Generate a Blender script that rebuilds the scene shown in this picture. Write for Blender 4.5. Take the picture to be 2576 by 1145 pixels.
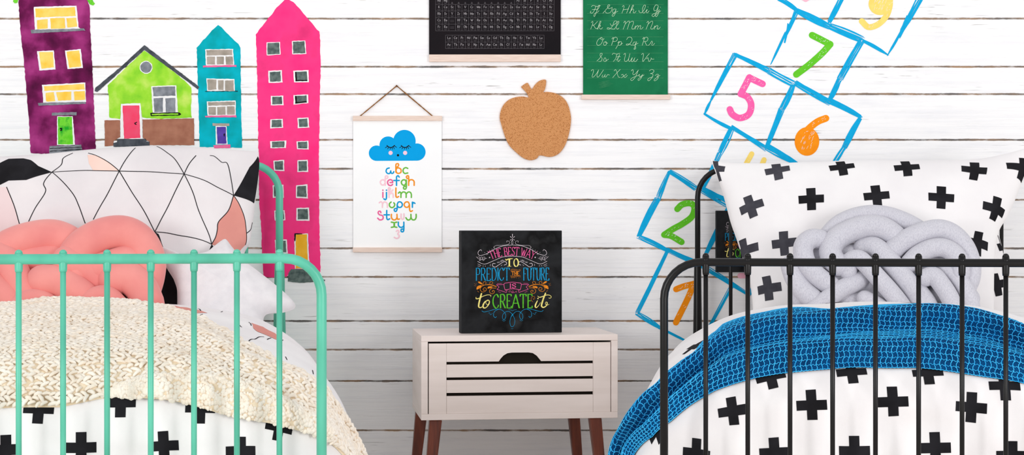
import bpy, math, random
import numpy as np
from mathutils import Vector, Matrix
from mathutils.geometry import tessellate_polygon

for _o in list(bpy.data.objects):
    bpy.data.objects.remove(_o)
SC = bpy.context.scene
COL = SC.collection
PI = math.pi

# ------------------------------------------------------------------ camera
F = 4517.0                 # focal length in photo pixels (2576 wide)
CD, EZ = 6.3, 0.9          # camera distance to the plank wall, eye height
CX, CY = 1288.0, 572.5
cam_d = bpy.data.cameras.new('camera')
cam_d.sensor_fit = 'HORIZONTAL'
cam_d.sensor_width = 36.0
cam_d.lens = F * 36.0 / 2576.0
cam_d.clip_start = 0.05
cam = bpy.data.objects.new('camera', cam_d)
cam.location = (0, -CD, EZ)
cam.rotation_euler = (PI / 2, 0, 0)
COL.objects.link(cam)
SC.camera = cam

# ------------------------------------------------------------------ light
world = bpy.data.worlds.new('daylight')
SC.world = world
world.use_nodes = True
bg = world.node_tree.nodes['Background']
bg.inputs[0].default_value = (0.985, 0.99, 1.0, 1)
bg.inputs[1].default_value = 0.74


def area_light(name, loc, target, sx, sy, energy, color):
    d = bpy.data.lights.new(name, 'AREA')
    d.shape = 'RECTANGLE'
    d.size, d.size_y = sx, sy
    d.energy = energy
    d.color = color
    o = bpy.data.objects.new(name, d)
    o.location = loc
    o.rotation_euler = (Vector(target) - Vector(loc)).to_track_quat('-Z', 'Y').to_euler()
    COL.objects.link(o)
    return o


area_light('ceiling_light', (0.0, -1.55, 2.75), (0.0, -0.25, 1.15), 4.8, 0.8, 5, (1.0, 0.995, 0.992))
area_light('side_fill_light', (3.3, -6.0, 1.35), (-0.5, -1.6, 0.6), 1.7, 1.7, 108, (1.0, 0.995, 0.992))  # unseen fill lamp at right, added to brighten the duvet fronts; no actual window
area_light('side_fill_light', (-3.3, -6.0, 1.35), (0.5, -1.6, 0.6), 1.7, 1.7, 96, (1.0, 0.995, 0.992))  # matching added fill from the left, for the other bed
SC.view_settings.view_transform = 'Standard'
SC.view_settings.look = 'None'
SC.view_settings.gamma = 1.0
SC.view_settings.use_curve_mapping = False
SC.view_settings.exposure = -0.02


# ------------------------------------------------------------------ pixels <-> room
def P(px, py, y=0.0):
    s = (y + CD) / F
    return ((px - CX) * s, y, EZ + (CY - py) * s)


def proj(p):
    p = np.asarray(p, float)
    s = F / (p[..., 1] + CD)
    return np.stack([CX + p[..., 0] * s, CY - (p[..., 2] - EZ) * s], -1)


def crop(k, ox, oy):
    return lambda *v: [(v[i] / k + ox, v[i + 1] / k + oy) for i in range(0, len(v), 2)]


# ------------------------------------------------------------------ materials
def lin(c):
    r = []
    for v in c[:3]:
        v = v / 255.0
        r.append(v / 12.92 if v <= 0.04045 else ((v + 0.055) / 1.055) ** 2.4)
    return tuple(r) + (1.0,)


def mat(name, c, c2=None, scale=8.0, rough=0.7, detail=4.0, lo=0.35, hi=0.65, bump=0.0, bscale=200.0,
        stretch=(1, 1, 1), spec=0.12, metal=0.0, sheen=0.0, coat=0.0):
    m = bpy.data.materials.new(name)
    m.use_nodes = True
    nt = m.node_tree
    b = nt.nodes['Principled BSDF']
    b.inputs['Base Color'].default_value = lin(c)
    b.inputs['Roughness'].default_value = rough
    b.inputs['Specular IOR Level'].default_value = spec
    b.inputs['Metallic'].default_value = metal
    b.inputs['Sheen Weight'].default_value = sheen
    b.inputs['Coat Weight'].default_value = coat
    tc = nt.nodes.new('ShaderNodeTexCoord')
    mp = nt.nodes.new('ShaderNodeMapping')
    mp.inputs['Scale'].default_value = stretch
    nt.links.new(tc.outputs['Object'], mp.inputs['Vector'])
    if c2 is None:
        c2 = tuple(min(255, v * 0.965) for v in c)
    cols = [c, c2] if not isinstance(c2, list) else [c] + c2
    n = nt.nodes.new('ShaderNodeTexNoise')
    n.inputs['Scale'].default_value = scale
    n.inputs['Detail'].default_value = detail
    nt.links.new(mp.outputs[0], n.inputs['Vector'])
    r = nt.nodes.new('ShaderNodeValToRGB')
    e = r.color_ramp.elements
    e[0].position, e[1].position = lo, hi
    e[0].color, e[1].color = lin(cols[0]), lin(cols[-1])
    for i, cc in enumerate(cols[1:-1]):
        x = e.new(lo + (hi - lo) * (i + 1) / (len(cols) - 1))
        x.color = lin(cc)
    nt.links.new(n.outputs[0], r.inputs[0])
    nt.links.new(r.outputs[0], b.inputs['Base Color'])
    if bump:
        n2 = nt.nodes.new('ShaderNodeTexNoise')
        n2.inputs['Scale'].default_value = bscale
        n2.inputs['Detail'].default_value = 3
        nt.links.new(mp.outputs[0], n2.inputs['Vector'])
        bp = nt.nodes.new('ShaderNodeBump')
        bp.inputs['Strength'].default_value = bump
        bp.inputs['Distance'].default_value = 0.004
        nt.links.new(n2.outputs[0], bp.inputs['Height'])
        nt.links.new(bp.outputs[0], b.inputs['Normal'])
    return m


# ------------------------------------------------------------------ objects
ROOT = {}


def tag(o, label, cat, group=None, kind=None):
    if label:
        o['label'] = label
    if cat:
        o['category'] = cat
    if group:
        o['group'] = group
    if kind:
        o['kind'] = kind
    return o


def thing(name, label, cat, loc=(0, 0, 0), rotz=0.0, group=None):
    o = bpy.data.objects.new(name, None)
    o.empty_display_size = 0.05
    o.location = loc
    o.rotation_euler = (0, 0, rotz)
    COL.objects.link(o)
    ROOT[o.name] = Matrix.Translation(loc) @ Matrix.Rotation(rotz, 4, 'Z')
    return tag(o, label, cat, group)


class MB:
    def __init__(s):
        s.v, s.f, s.m = [], [], []

    def add(s, verts, faces, mi=0):
        k = len(s.v)
        s.v.extend([tuple(map(float, p)) for p in verts])
        s.f.extend([tuple(int(i) + k for i in q) for q in faces])
        s.m.extend([mi] * len(faces))

    def box(s, x0, x1, y0, y1, z0, z1, mi=0):
        s.add([(x0, y0, z0), (x1, y0, z0), (x1, y1, z0), (x0, y1, z0), (x0, y0, z1), (x1, y0, z1), (x1, y1, z1), (x0, y1, z1)],
              [(0, 3, 2, 1), (4, 5, 6, 7), (0, 1, 5, 4), (1, 2, 6, 5), (2, 3, 7, 6), (3, 0, 4, 7)], mi)

    def build(s, name, mats, parent=None, smooth=False, local=False, loc=None, bevel=0.0):
        me = bpy.data.meshes.new(name)
        v = np.array(s.v, float).reshape(-1, 3)
        M = None
        if parent is not None and not local:
            M = ROOT[parent.name].inverted()
        elif loc is not None:
            M = Matrix.Translation(loc).inverted()
        if M is not None:
            M = np.array(M)
            v = v @ M[:3, :3].T + M[:3, 3]
        me.from_pydata(v.tolist(), [], s.f)
        if not isinstance(mats, (list, tuple)):
            mats = [mats]
        for m in mats:
            me.materials.append(m)
        me.polygons.foreach_set('material_index', s.m)
        me.polygons.foreach_set('use_smooth', [bool(smooth)] * len(s.f))
        me.update()
        o = bpy.data.objects.new(name, me)
        COL.objects.link(o)
        if loc is not None:
            o.location = loc
        if parent is not None:
            o.parent = parent
            ROOT[o.name] = ROOT[parent.name]
        if bevel:
            bv = o.modifiers.new('edge', 'BEVEL')
            bv.width = bevel
            bv.segments = 2
            bv.limit_method = 'ANGLE'
        return o


def cr(pts, n=6, closed=False):
    p = np.array(pts, float)
    if len(p) < 3:
        return p
    if closed:
        q = np.vstack([p[-1], p, p[0], p[1]])
    else:
        q = np.vstack([2 * p[0] - p[1], p, 2 * p[-1] - p[-2]])
    out = []
    t = np.linspace(0, 1, n, endpoint=False)[:, None]
    for i in range(1, len(q) - 2):
        a, b, c, d = q[i - 1], q[i], q[i + 1], q[i + 2]
        out.append(0.5 * (2 * b + (c - a) * t + (2 * a - 5 * b + 4 * c - d) * t ** 2 + (3 * b - a - 3 * c + d) * t ** 3))
    if not closed:
        out.append(p[-1][None])
    return np.vstack(out)


def resample(p, n):
    p = np.asarray(p, float)
    d = np.r_[0, np.cumsum(np.linalg.norm(np.diff(p, axis=0), axis=1))]
    t = np.linspace(0, d[-1], n)
    return np.stack([np.interp(t, d, p[:, k]) for k in range(p.shape[1])], -1)


def tube(mb, pts, r, n=12, mi=0, caps=True, dome=False):
    p = np.asarray(pts, float)
    r = np.full(len(p), r) if np.isscalar(r) else np.asarray(r, float)
    if dome:
        d0 = (p[0] - p[1]); d0 /= np.linalg.norm(d0)
        d1 = (p[-1] - p[-2]); d1 /= np.linalg.norm(d1)
        a = np.array([1.0, 0.92, 0.7, 0.38])
        c = np.array([0.12, 0.39, 0.71, 0.92])
        pre = [p[0] + d0 * r[0] * a[i] for i in range(4)]
        post = [p[-1] + d1 * r[-1] * a[3 - i] for i in range(4)]
        r = np.r_[r[0] * c, r, r[-1] * c[::-1]]
        p = np.vstack([pre, p, post])
    t = np.gradient(p, axis=0)
    t /= np.linalg.norm(t, axis=1)[:, None] + 1e-12
    u = np.cross(t[0], (0, 0, 1) if abs(t[0][2]) < 0.9 else (1, 0, 0))
    u /= np.linalg.norm(u)
    ring = np.linspace(0, 2 * PI, n, endpoint=False)
    vs = []
    for i in range(len(p)):
        u = u - t[i] * np.dot(u, t[i])
        u /= np.linalg.norm(u)
        w = np.cross(t[i], u)
        vs.append(p[i] + r[i] * (np.cos(ring)[:, None] * u + np.sin(ring)[:, None] * w))
    fs = []
    for i in range(len(p) - 1):
        for k in range(n):
            k2 = (k + 1) % n
            fs.append((i * n + k, i * n + k2, (i + 1) * n + k2, (i + 1) * n + k))
    if caps:
        fs.append(tuple(range(n - 1, -1, -1)))
        fs.append(tuple((len(p) - 1) * n + k for k in range(n)))
    mb.add(np.vstack(vs), fs, mi)


# ---- flat print: strokes and filled shapes on a plane; fr(x, y, h) gives the room point at height h above the paper
class Ink:
    def __init__(s, mb, fr, h=0.0004):
        s.mb, s.fr, s.h, s.k = mb, fr, h, 0

    def lift(s):
        s.k += 1
        return s.h + (s.k % 25) * 2e-5

    def put(s, pts, faces, mi, h=None):
        h = s.lift() if h is None else h
        s.mb.add([s.fr(x, y, h) for x, y in pts], faces, mi)

    def fill(s, pts, mi, h=None):
        tri = tessellate_polygon([[Vector((x, y, 0)) for x, y in pts]])
        out = []
        for a, b, c in tri:
            (x0, y0), (x1, y1), (x2, y2) = pts[a], pts[b], pts[c]
            ar = (x1 - x0) * (y2 - y0) - (x2 - x0) * (y1 - y0)
            if abs(ar) > 1e-9:
                out.append((a, c, b) if ar > 0 else (a, b, c))
        s.put(pts, out, mi, h)

    def disc(s, x, y, r, mi, ry=None, rot=0.0, n=24, h=None):
        ry = r if ry is None else ry
        c, q = math.cos(rot), math.sin(rot)
        s.fill([(x + r * math.cos(a) * c - ry * math.sin(a) * q, y + r * math.cos(a) * q + ry * math.sin(a) * c)
                for a in np.linspace(0, 2 * PI, n, endpoint=False)], mi, h)

    def line(s, pts, hw, mi, curve=True, n=6, cap=True, closed=False, nib=None, h=None):
        p = cr(pts, n, closed) if curve else np.array(pts, float)
        if closed:
            p = np.vstack([p, p[0]])
        d = np.gradient(p, axis=0)
        d /= np.linalg.norm(d, axis=1)[:, None] + 1e-12
        if nib is not None:
            a = np.arctan2(-d[:, 1], d[:, 0])
            w = nib + (hw - nib) * np.abs(np.sin(a - 0.5))
        else:
            w = np.full(len(p), hw) if np.isscalar(hw) else np.interp(np.linspace(0, 1, len(p)), np.linspace(0, 1, len(hw)), hw)
        nrm = np.stack([-d[:, 1], d[:, 0]], -1)
        L, R = p + nrm * w[:, None], p - nrm * w[:, None]
        v = np.empty((2 * len(p), 2))
        v[0::2], v[1::2] = L, R
        fs = [(2 * i, 2 * i + 2, 2 * i + 3, 2 * i + 1) for i in range(len(p) - 1)]
        h = s.lift() if h is None else h
        hz = h + np.arange(len(p)) * 4e-6      # a stroke that crosses itself lies on itself
        s.mb.add([s.fr(x, y, hz[i // 2]) for i, (x, y) in enumerate(v.tolist())], fs, mi)
        if cap and not closed:
            for i, sg in ((0, -1), (-1, 1)):
                a0 = math.atan2(nrm[i][1], nrm[i][0])
                aa = np.linspace(a0, a0 - sg * PI, 7)
                s.put([tuple(p[i] + w[i] * np.array((math.cos(a), math.sin(a)))) for a in aa], [tuple(range(7))], mi, float(hz[i]) - 2e-6)


def wall_fr(d):
    """paper lying on the plank wall at depth d, addressed in photo pixels"""
    return lambda x, y, h: P(x, y, -d - h)


GL = {
    'A': "0 0 40 100|40 100 80 0|14 35 64 35|_0 0|_80 0", 'B': "14 0 14 100|~14 100 45 99 56 78 45 55 14 53|~14 53 50 51 64 27 50 1 14 0|_14 0|_14 100",
    'C': "~66 78 56 95 38 100 14 80 6 50 14 20 38 0 58 6 68 24", 'D': "14 0 14 100|~14 100 45 97 66 70 66 30 45 3 14 0|_14 0|_14 100",
    'E': "14 0 14 100|14 100 58 100|58 100 58 86|14 52 46 52|14 0 60 0|60 0 60 15|_14 0|_14 100", 'F': "14 0 14 100|14 100 58 100|58 100 58 86|14 52 46 52|_14 0|_14 100",
    'G': "~66 78 56 95 38 100 14 80 6 50 14 20 38 0 58 6 66 14|66 45 66 8|50 45 78 45", 'H': "14 0 14 100|66 0 66 100|14 52 66 52|_14 0|_14 100|_66 0|_66 100",
    'I': "16 0 16 100|_16 0|_16 100", 'K': "14 0 14 100|14 40 60 100|30 56 66 0|_14 0|_14 100|_60 100|_66 0", 'L': "14 0 14 100|14 0 58 0|58 0 58 18|_14 0|_14 100",
    'M': "10 0 10 100|10 100 45 10|45 10 80 100|80 100 80 0|_10 0|_80 0", 'N': "10 0 10 100|10 100 66 0|66 0 66 100|_10 0|_66 100",
    'O': "~38 100 12 80 6 50 12 20 38 0 64 20 70 50 64 80 38 100", 'P': "14 0 14 100|~14 100 48 98 60 75 48 50 14 48|_14 0|_14 100",
    'R': "14 0 14 100|~14 100 48 98 60 75 48 52 14 50|34 50 66 0|_14 0|_14 100|_66 0", 'S': "~58 80 46 98 24 97 12 78 24 58 46 44 56 24 44 3 22 2 8 22",
    'T': "35 0 35 100|2 100 68 100|2 84 2 100|68 84 68 100|_35 0", 'U': "~12 100 12 40 18 10 36 0 56 10 62 40 62 100|_12 100|_62 100", 'V': "0 100 34 0|34 0 68 100|_0 100|_68 100",
    'W': "0 100 26 0|26 0 46 80|46 80 66 0|66 0 90 100|_0 100|_90 100", 'X': "4 100 62 0|4 0 62 100|_4 0|_62 0|_4 100|_62 100", 'Y': "0 100 34 48|34 48 68 100|34 48 34 0|_34 0|_0 100|_68 100",
    'Z': "6 86 6 100|6 100 58 100|58 100 4 0|4 0 60 0|60 0 60 15",
    'a': "~10 50 22 62 38 58 42 42 42 8 50 2|~42 38 18 34 8 16 18 1 32 4 42 16", 'b': "10 100 10 0|~10 48 28 62 44 48 48 30 42 10 26 0 10 10|_10 100",
    'c': "~42 50 26 62 12 50 8 30 14 8 28 0 42 10", 'd': "44 100 44 0|~44 48 28 62 12 48 7 30 12 10 26 0 44 12|_44 100", 'e': "~10 34 44 34 40 54 26 62 12 50 8 30 14 8 28 0 42 10",
    'f': "~40 92 30 100 20 90 18 70 18 0|6 60 34 60|_18 0", 'g': "~40 48 26 62 10 52 10 32 24 24 38 34 40 48|~14 28 8 12 36 4 44 -12 28 -28 8 -20 10 -6 16 2|38 58 48 60",
    'h': "10 100 10 0|~10 44 24 60 38 56 40 40 40 0|_10 0|_40 0", 'i': "12 62 12 0|_12 0|_12 62|12 82 12 90", 'k': "10 100 10 0|10 24 36 60|20 36 42 0|_10 0|_42 0", 'l': "12 100 12 0|_12 0",
    'm': "10 60 10 0|~10 44 22 60 34 56 36 40 36 0|~36 44 48 60 60 56 62 40 62 0|_10 0|_36 0|_62 0", 'n': "10 62 10 0|~10 44 24 60 38 56 40 40 40 0|_10 0|_40 0",
    'o': "~26 62 11 50 7 30 11 10 26 0 41 10 45 30 41 50 26 62", 'p': "10 62 10 -30|~10 48 28 62 44 48 48 30 42 10 26 0 10 10|_10 -30", 'r': "10 62 10 0|~10 42 20 58 32 60|_10 0",
    's': "~32 50 22 62 10 50 20 34 32 22 26 3 12 2 4 14", 't': "14 84 14 8|~14 10 22 0 34 8|4 60 30 60", 'u': "~8 62 8 16 18 1 32 6 40 20|40 62 40 0", 'v': "2 62 22 0|22 0 42 62",
    'y': "2 62 22 4|~42 62 22 0 12 -26 2 -26",
}


def glyph(c):
    out, w = [], 0.0
    for part in GL[c].split('|'):
        curve, ser = part[0] == '~', part[0] == '_'
        q = [float(x) for x in part.lstrip('~_').split()]
        pts = [(q[i], q[i + 1]) for i in range(0, len(q), 2)]
        if ser:
            x, y = pts[0]
            pts = [(x - 9, y), (x + 9, y)]
        else:
            w = max(w, max(x for x, _ in pts))
        out.append((pts, curve, ser))
    return out, w


def text_width(s, gap=16.0):
    return sum((40 if c == ' ' else glyph(c)[1] + gap) for c in s) - gap


def text(ink, s, mapf, hw, thin, mi, gap=16.0):
    """mapf(u, v): u in 0..1 along the word, v in 0..1 cap height -> page coordinates"""
    W = text_width(s, gap)
    x = 0.0
    for c in s:
        if c == ' ':
            x += 40
            continue
        st, w = glyph(c)
        for pts, curve, ser in st:
            p = cr(pts, 5) if curve else resample(pts, 3)
            q = [mapf((x + a) / W, b / 100.0) for a, b in p]
            ink.line(q, thin if ser else hw, mi, curve=False, cap=False, nib=None if ser else thin)
        x += w + gap


def flat_text(ink, s, x0, x1, ybase, cap, hw, thin, mi, gap=16.0):
    text(ink, s, lambda u, v: (x0 + (x1 - x0) * u, ybase - cap * v), hw, thin, mi, gap)
# ------------------------------------------------------------------ plank wall and floor
def wall_material():
    m = bpy.data.materials.new('whitewashed_planks')
    m.use_nodes = True
    nt = m.node_tree
    N, L = nt.nodes.new, nt.links.new
    b = nt.nodes['Principled BSDF']
    b.inputs['Roughness'].default_value = 0.75
    b.inputs['Specular IOR Level'].default_value = 0.2
    tc = N('ShaderNodeTexCoord')

    def noise(sc, scale=1.0, detail=4.0, rough=0.6):
        mp = N('ShaderNodeMapping')
        mp.inputs['Scale'].default_value = sc
        L(tc.outputs['Object'], mp.inputs['Vector'])
        n = N('ShaderNodeTexNoise')
        n.inputs['Scale'].default_value = scale
        n.inputs['Detail'].default_value = detail
        n.inputs['Roughness'].default_value = rough
        L(mp.outputs[0], n.inputs['Vector'])
        return n.outputs[0]

    def mth(op, a, c=None, clamp=False):
        n = N('ShaderNodeMath')
        n.operation = op
        n.use_clamp = clamp
        for i, v in enumerate((a, c)):
            if v is None:
                continue
            if isinstance(v, (int, float)):
                n.inputs[i].default_value = v
            else:
                L(v, n.inputs[i])
        return n.outputs[0]

    def step(v, lo, hi):
        return mth('MULTIPLY', mth('SUBTRACT', v, lo), 1.0 / (hi - lo), True)

    def mix(fac, a, c):
        n = N('ShaderNodeMix')
        n.data_type = 'RGBA'
        L(fac, n.inputs[0])
        for i, v in ((6, a), (7, c)):
            if isinstance(v, tuple):
                n.inputs[i].default_value = v
            else:
                L(v, n.inputs[i])
        return n.outputs[2]
    streak = step(noise((2.2, 1, 70), 1.0, 5), 0.46, 0.74)
    cloud = step(noise((5, 1, 22), 1.0, 3), 0.5, 0.75)
    c = mix(mth('MULTIPLY', streak, 0.45), lin((250, 249, 250)), lin((228, 228, 234)))
    c = mix(mth('MULTIPLY', cloud, 0.28), c, lin((226, 227, 235)))
    crack = step(noise((9, 1, 210), 1.0, 3, 0.5), 0.62, 0.69)
    where = step(noise((1.6, 1, 13), 1.0, 2), 0.55, 0.66)
    c = mix(mth('MULTIPLY', mth('MULTIPLY', crack, where), 0.75), c, lin((120, 112, 106)))
    at = N('ShaderNodeAttribute')
    at.attribute_name = 'edge'
    d = at.outputs['Fac']
    worn = mth('ADD', mth('MULTIPLY', step(noise((14, 1, 60), 1.0, 4, 0.7), 0.42, 0.80), 0.0038), 0.0003)
    rim = mth('SUBTRACT', 1.0, step(mth('SUBTRACT', d, worn), -0.0012, 0.0006))
    tone = step(noise((6, 1, 30), 1.0, 2), 0.4, 0.62)
    woodc = mix(tone, lin((184, 146, 106)), lin((88, 80, 74)))
    c = mix(mth('MULTIPLY', rim, 0.85), c, woodc)
    L(c, b.inputs['Base Color'])
    bp = N('ShaderNodeBump')
    bp.inputs['Strength'].default_value = 0.35
    bp.inputs['Distance'].default_value = 0.002
    h = mth('SUBTRACT', streak, mth('ADD', rim, crack))
    L(h, bp.inputs['Height'])
    L(bp.outputs[0], b.inputs['Normal'])
    return m


GAPS = [-160, -70, 47, 168, 237, 352, 425, 503, 625, 697, 808, 880, 959, 1083, 1205]
M_wall = wall_material()


def build_wall():
    x0, x1 = -3.6, 3.6
    zs = [EZ + (CY - g) * CD / F for g in GAPS]
    tops = [2.9, 2.6, 2.38, 2.2] + zs
    tops = [z for i, z in enumerate(tops) if i < 4 or z < 2.15]
    tops.append(0.0)
    mb, ed = MB(), []
    g = 0.0022
    for a, c in zip(tops[:-1], tops[1:]):
        zt, zb = a - g, c + g
        zm = (zt + zb) / 2
        half = zt - zm
        prof = [(0.0055, zt + 1.2 * g, 0), (0.005, zt, 0), (0.0012, zt, 0), (0.0, zt - 0.0015, 0.0015), (0.0, zt - half * 0.5, half * 0.5), (0.0, zm, half),
                (0.0, zb + half * 0.5, half * 0.5), (0.0, zb + 0.0015, 0.0015), (0.0012, zb, 0), (0.005, zb, 0), (0.0055, zb - 1.2 * g, 0)]
        v, f = [], []
        nx = 3
        for k in range(nx):
            x = x0 + (x1 - x0) * k / (nx - 1)
            for y, z, e in prof:
                v.append((x, y, z))
                ed.append(e)
        n = len(prof)
        for k in range(nx - 1):
            for i in range(n - 1):
                f.append((k * n + i, k * n + i + 1, (k + 1) * n + i + 1, (k + 1) * n + i))
        mb.add(v, f)
    k = len(mb.v)
    mb.box(x0, x1, 0.0055, 0.06, 0.0, 2.9)
    ed += [0.0] * 8
    o = mb.build('wall_back', M_wall)
    at = o.data.attributes.new('edge', 'FLOAT', 'POINT')
    at.data.foreach_set('value', ed)
    o['kind'] = 'structure'


build_wall()
fl = MB()
fl.box(-3.6, 3.6, -8.2, 0.06, -0.05, 0.0)
fl.build('floor', mat('pale_floorboards', (240, 234, 228), (230, 222, 214), 3, 0.5, stretch=(12, 1, 1)))['kind'] = 'structure'

# ------------------------------------------------------------------ shared materials
M_white = mat('white_paint', (246, 245, 245), (236, 235, 236), 20)
M_rail = mat('pale_birch', (238, 218, 206), (224, 200, 186), 6, 0.55, stretch=(3, 1, 60))
M_ink = mat('black_ink', (22, 22, 24), (14, 14, 15), 30)
M_cord = mat('jute', (158, 106, 58), (120, 78, 40), 300, 0.9)


def slab(mb, pts, d0, d1, mi=0):
    """solid sheet with an outline in photo pixels, front at depth d1, back at d0 from the planks"""
    n = len(pts)
    ink = Ink(mb, wall_fr(d1))
    ink.fill(pts, mi, 0.0)
    v = [P(x, y, -d1) for x, y in pts] + [P(x, y, -d0) for x, y in pts]
    mb.add(v, [(i, (i + 1) % n, n + (i + 1) % n, n + i) for i in range(n)], mi)


def rough_edge(pts, amp=0.7, step=6, seed=1):
    rng = random.Random(seed)
    out = []
    n = len(pts)
    for i in range(n):
        (xa, ya), (xb, yb) = pts[i], pts[(i + 1) % n]
        d = math.hypot(xb - xa, yb - ya)
        k = max(1, int(d / step))
        for j in range(k):
            t = j / k
            out.append((xa + (xb - xa) * t + rng.uniform(-amp, amp), ya + (yb - ya) * t + rng.uniform(-amp, amp)))
    return out


# ------------------------------------------------------------------ painted houses
def house(label, base_px, group='painted house decals'):
    x, y, z = P(base_px[0], base_px[1], -0.0012)
    return thing('house_decal', label, 'wall decal', (x, y, z), 0, group)


def patch(root, name, pieces, seed=0, d=0.0016):
    """pieces: list of (outline, material) painted one over the other"""
    mb = MB()
    mats = []
    for i, (pts, m) in enumerate(pieces):
        if m not in mats:
            mats.append(m)
        ink = Ink(mb, wall_fr(d), 0.0002 * (i + 1))
        ink.fill(rough_edge(pts, 0.5, 5, seed * 31 + i), mats.index(m))
    return mb.build(name, mats, root)


W_purple = mat('plum_watercolour', (176, 62, 134), [(150, 44, 112), (104, 20, 74), (70, 10, 50)], 9, 0.8, 5, 0.34, 0.68)
W_yel = mat('amber_watercolour', (255, 200, 70), (252, 222, 120), 22, 0.8)
W_grey = mat('slate_watercolour', (148, 152, 160), (112, 116, 124), 40, 0.8)
W_dark = mat('charcoal_watercolour', (62, 66, 74), (88, 92, 100), 40, 0.8)
W_green = mat('leaf_watercolour', (96, 206, 40), [(120, 216, 60), (30, 170, 40)], 30, 0.8)
W_lime = mat('lime_watercolour', (122, 206, 44), [(160, 224, 58), (206, 234, 110)], 16, 0.8, 4, 0.3, 0.7)
W_brown = mat('clay_watercolour', (176, 120, 98), (158, 102, 82), 26, 0.8)
W_red = mat('coral_red_watercolour', (246, 66, 104), (240, 88, 120), 26, 0.8)
W_teal = mat('turquoise_watercolour', (0, 190, 212), [(0, 172, 186), (0, 146, 150)], 14, 0.8, 4, 0.3, 0.7)
W_taupe = mat('taupe_watercolour', (150, 142, 130), (182, 170, 160), 24, 0.8)
W_pinks = mat('rose_watercolour', (240, 118, 164), (232, 96, 150), 30, 0.8)
W_viol = mat('violet_watercolour', (96, 74, 172), (78, 56, 150), 30, 0.8)
W_pink = mat('magenta_gouache', (255, 48, 128), [(255, 62, 136), (226, 52, 118)], 10, 0.8, 4, 0.3, 0.75)
W_pane = mat('grey_green_gouache', (72, 88, 86), (112, 126, 122), 60, 0.8)
W_gold = mat('golden_gouache', (242, 172, 34), (250, 190, 60), 26, 0.8)


def q4(C, *v):
    return C(*v)


# plum house, far left
C = crop(2.864, 30, 0)
h = house('tall plum painted house with amber windows and green door, far left', (140, 385))
mb = MB()
slab(mb, rough_edge([(52, -30), (130, -75), (212, -30)] + C(545, 0, 560, 60, 565, 230, 580, 500, 592, 800, 605, 1085, 500, 1092, 270, 1110, 135, 1105, 125, 900, 108, 700, 92, 500, 70, 300, 55, 150, 48, 20), 0.9, 6, 3), 0.0, 0.0012)
mb.build('painted_wall', W_purple, h)
patch(h, 'painted_eave', [(C(15, -20, 50, -20, 40, 20, 20, 25, 8, 12), W_green)], 1)
patch(h, 'painted_eave', [(C(530, -20, 570, -20, 597, 28, 585, 40, 560, 30), W_green)], 2)
patch(h, 'painted_window', [(C(157, 50, 465, 40, 480, 195, 500, 212, 165, 215), M_white), (C(168, 62, 452, 52, 460, 115, 172, 126), W_yel), (C(180, 145, 258, 138, 258, 205, 182, 210), W_yel),
      (C(275, 132, 380, 128, 384, 205, 282, 207), W_yel), (C(392, 130, 462, 128, 470, 192, 400, 200), W_yel), (C(135, 215, 520, 205, 530, 220, 140, 240), W_grey)], 3)
patch(h, 'painted_window', [(C(180, 368, 302, 364, 314, 500, 198, 508), M_white), (C(194, 376, 294, 374, 302, 485, 212, 496), W_yel)], 4)
patch(h, 'painted_window', [(C(382, 364, 496, 354, 512, 490, 400, 498), M_white), (C(394, 372, 486, 364, 500, 480, 412, 488), W_yel)], 5)
patch(h, 'painted_window', [(C(216, 612, 528, 594, 534, 735, 226, 740), M_white), (C(230, 622, 520, 604, 524, 645, 234, 655), W_yel), (C(242, 668, 302, 662, 312, 730, 246, 732), W_yel),
      (C(318, 664, 428, 660, 428, 722, 332, 726), W_yel), (C(446, 660, 526, 654, 528, 718, 450, 724), W_yel), (C(186, 742, 530, 734, 532, 748, 192, 762), W_grey)], 6)
patch(h, 'painted_door', [(C(325, 838, 438, 838, 455, 1048, 325, 1045), M_white), (C(332, 842, 432, 842, 440, 1042, 332, 1040), W_green), (C(288, 812, 466, 808, 466, 830, 288, 832), W_grey),
      (C(345, 922, 362, 922, 362, 942, 346, 945, 346, 938, 354, 935, 354, 930, 345, 930), M_ink)], 7)
patch(h, 'painted_step', [(C(270, 1052, 500, 1042, 508, 1092, 268, 1116), W_grey), (C(272, 1068, 505, 1058, 505, 1062, 272, 1073), M_ink), (C(272, 1088, 506, 1074, 506, 1078, 272, 1092), M_ink)], 8)

# lime cottage
C = crop(4.089, 230, 100)
h = house('lime green painted cottage with grey roof, pink-red door and brown base', (370, 368))
mb = MB()
slab(mb, rough_edge(C(545, 110, 700, 215, 900, 370, 1030, 490, 1025, 700, 1030, 800, 700, 815, 520, 800, 505, 660, 305, 660, 295, 815, 185, 800, 178, 600, 165, 470), 0.8, 6, 5), 0.0, 0.0012)
mb.build('painted_wall', W_lime, h)
patch(h, 'painted_roof', [(C(545, 55, 1110, 485, 1095, 510, 545, 105, 420, 215, 60, 540, 32, 530, 40, 495, 300, 280), W_dark)], 11)
patch(h, 'painted_base', [(C(135, 828, 295, 828, 295, 1000, 230, 1040, 225, 1090, 138, 1098), W_brown)], 12)
patch(h, 'painted_base', [(C(525, 820, 1055, 808, 1058, 1085, 600, 1085, 595, 1050, 530, 1010), W_brown)], 13)
patch(h, 'painted_door', [(C(305, 660, 505, 652, 520, 820, 525, 1020, 300, 1020, 298, 820), M_white), (C(320, 676, 492, 676, 502, 1012, 335, 1018), W_red), (C(440, 855, 470, 842, 472, 850, 452, 862, 466, 868, 460, 878, 446, 874), M_ink)], 14)
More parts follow.
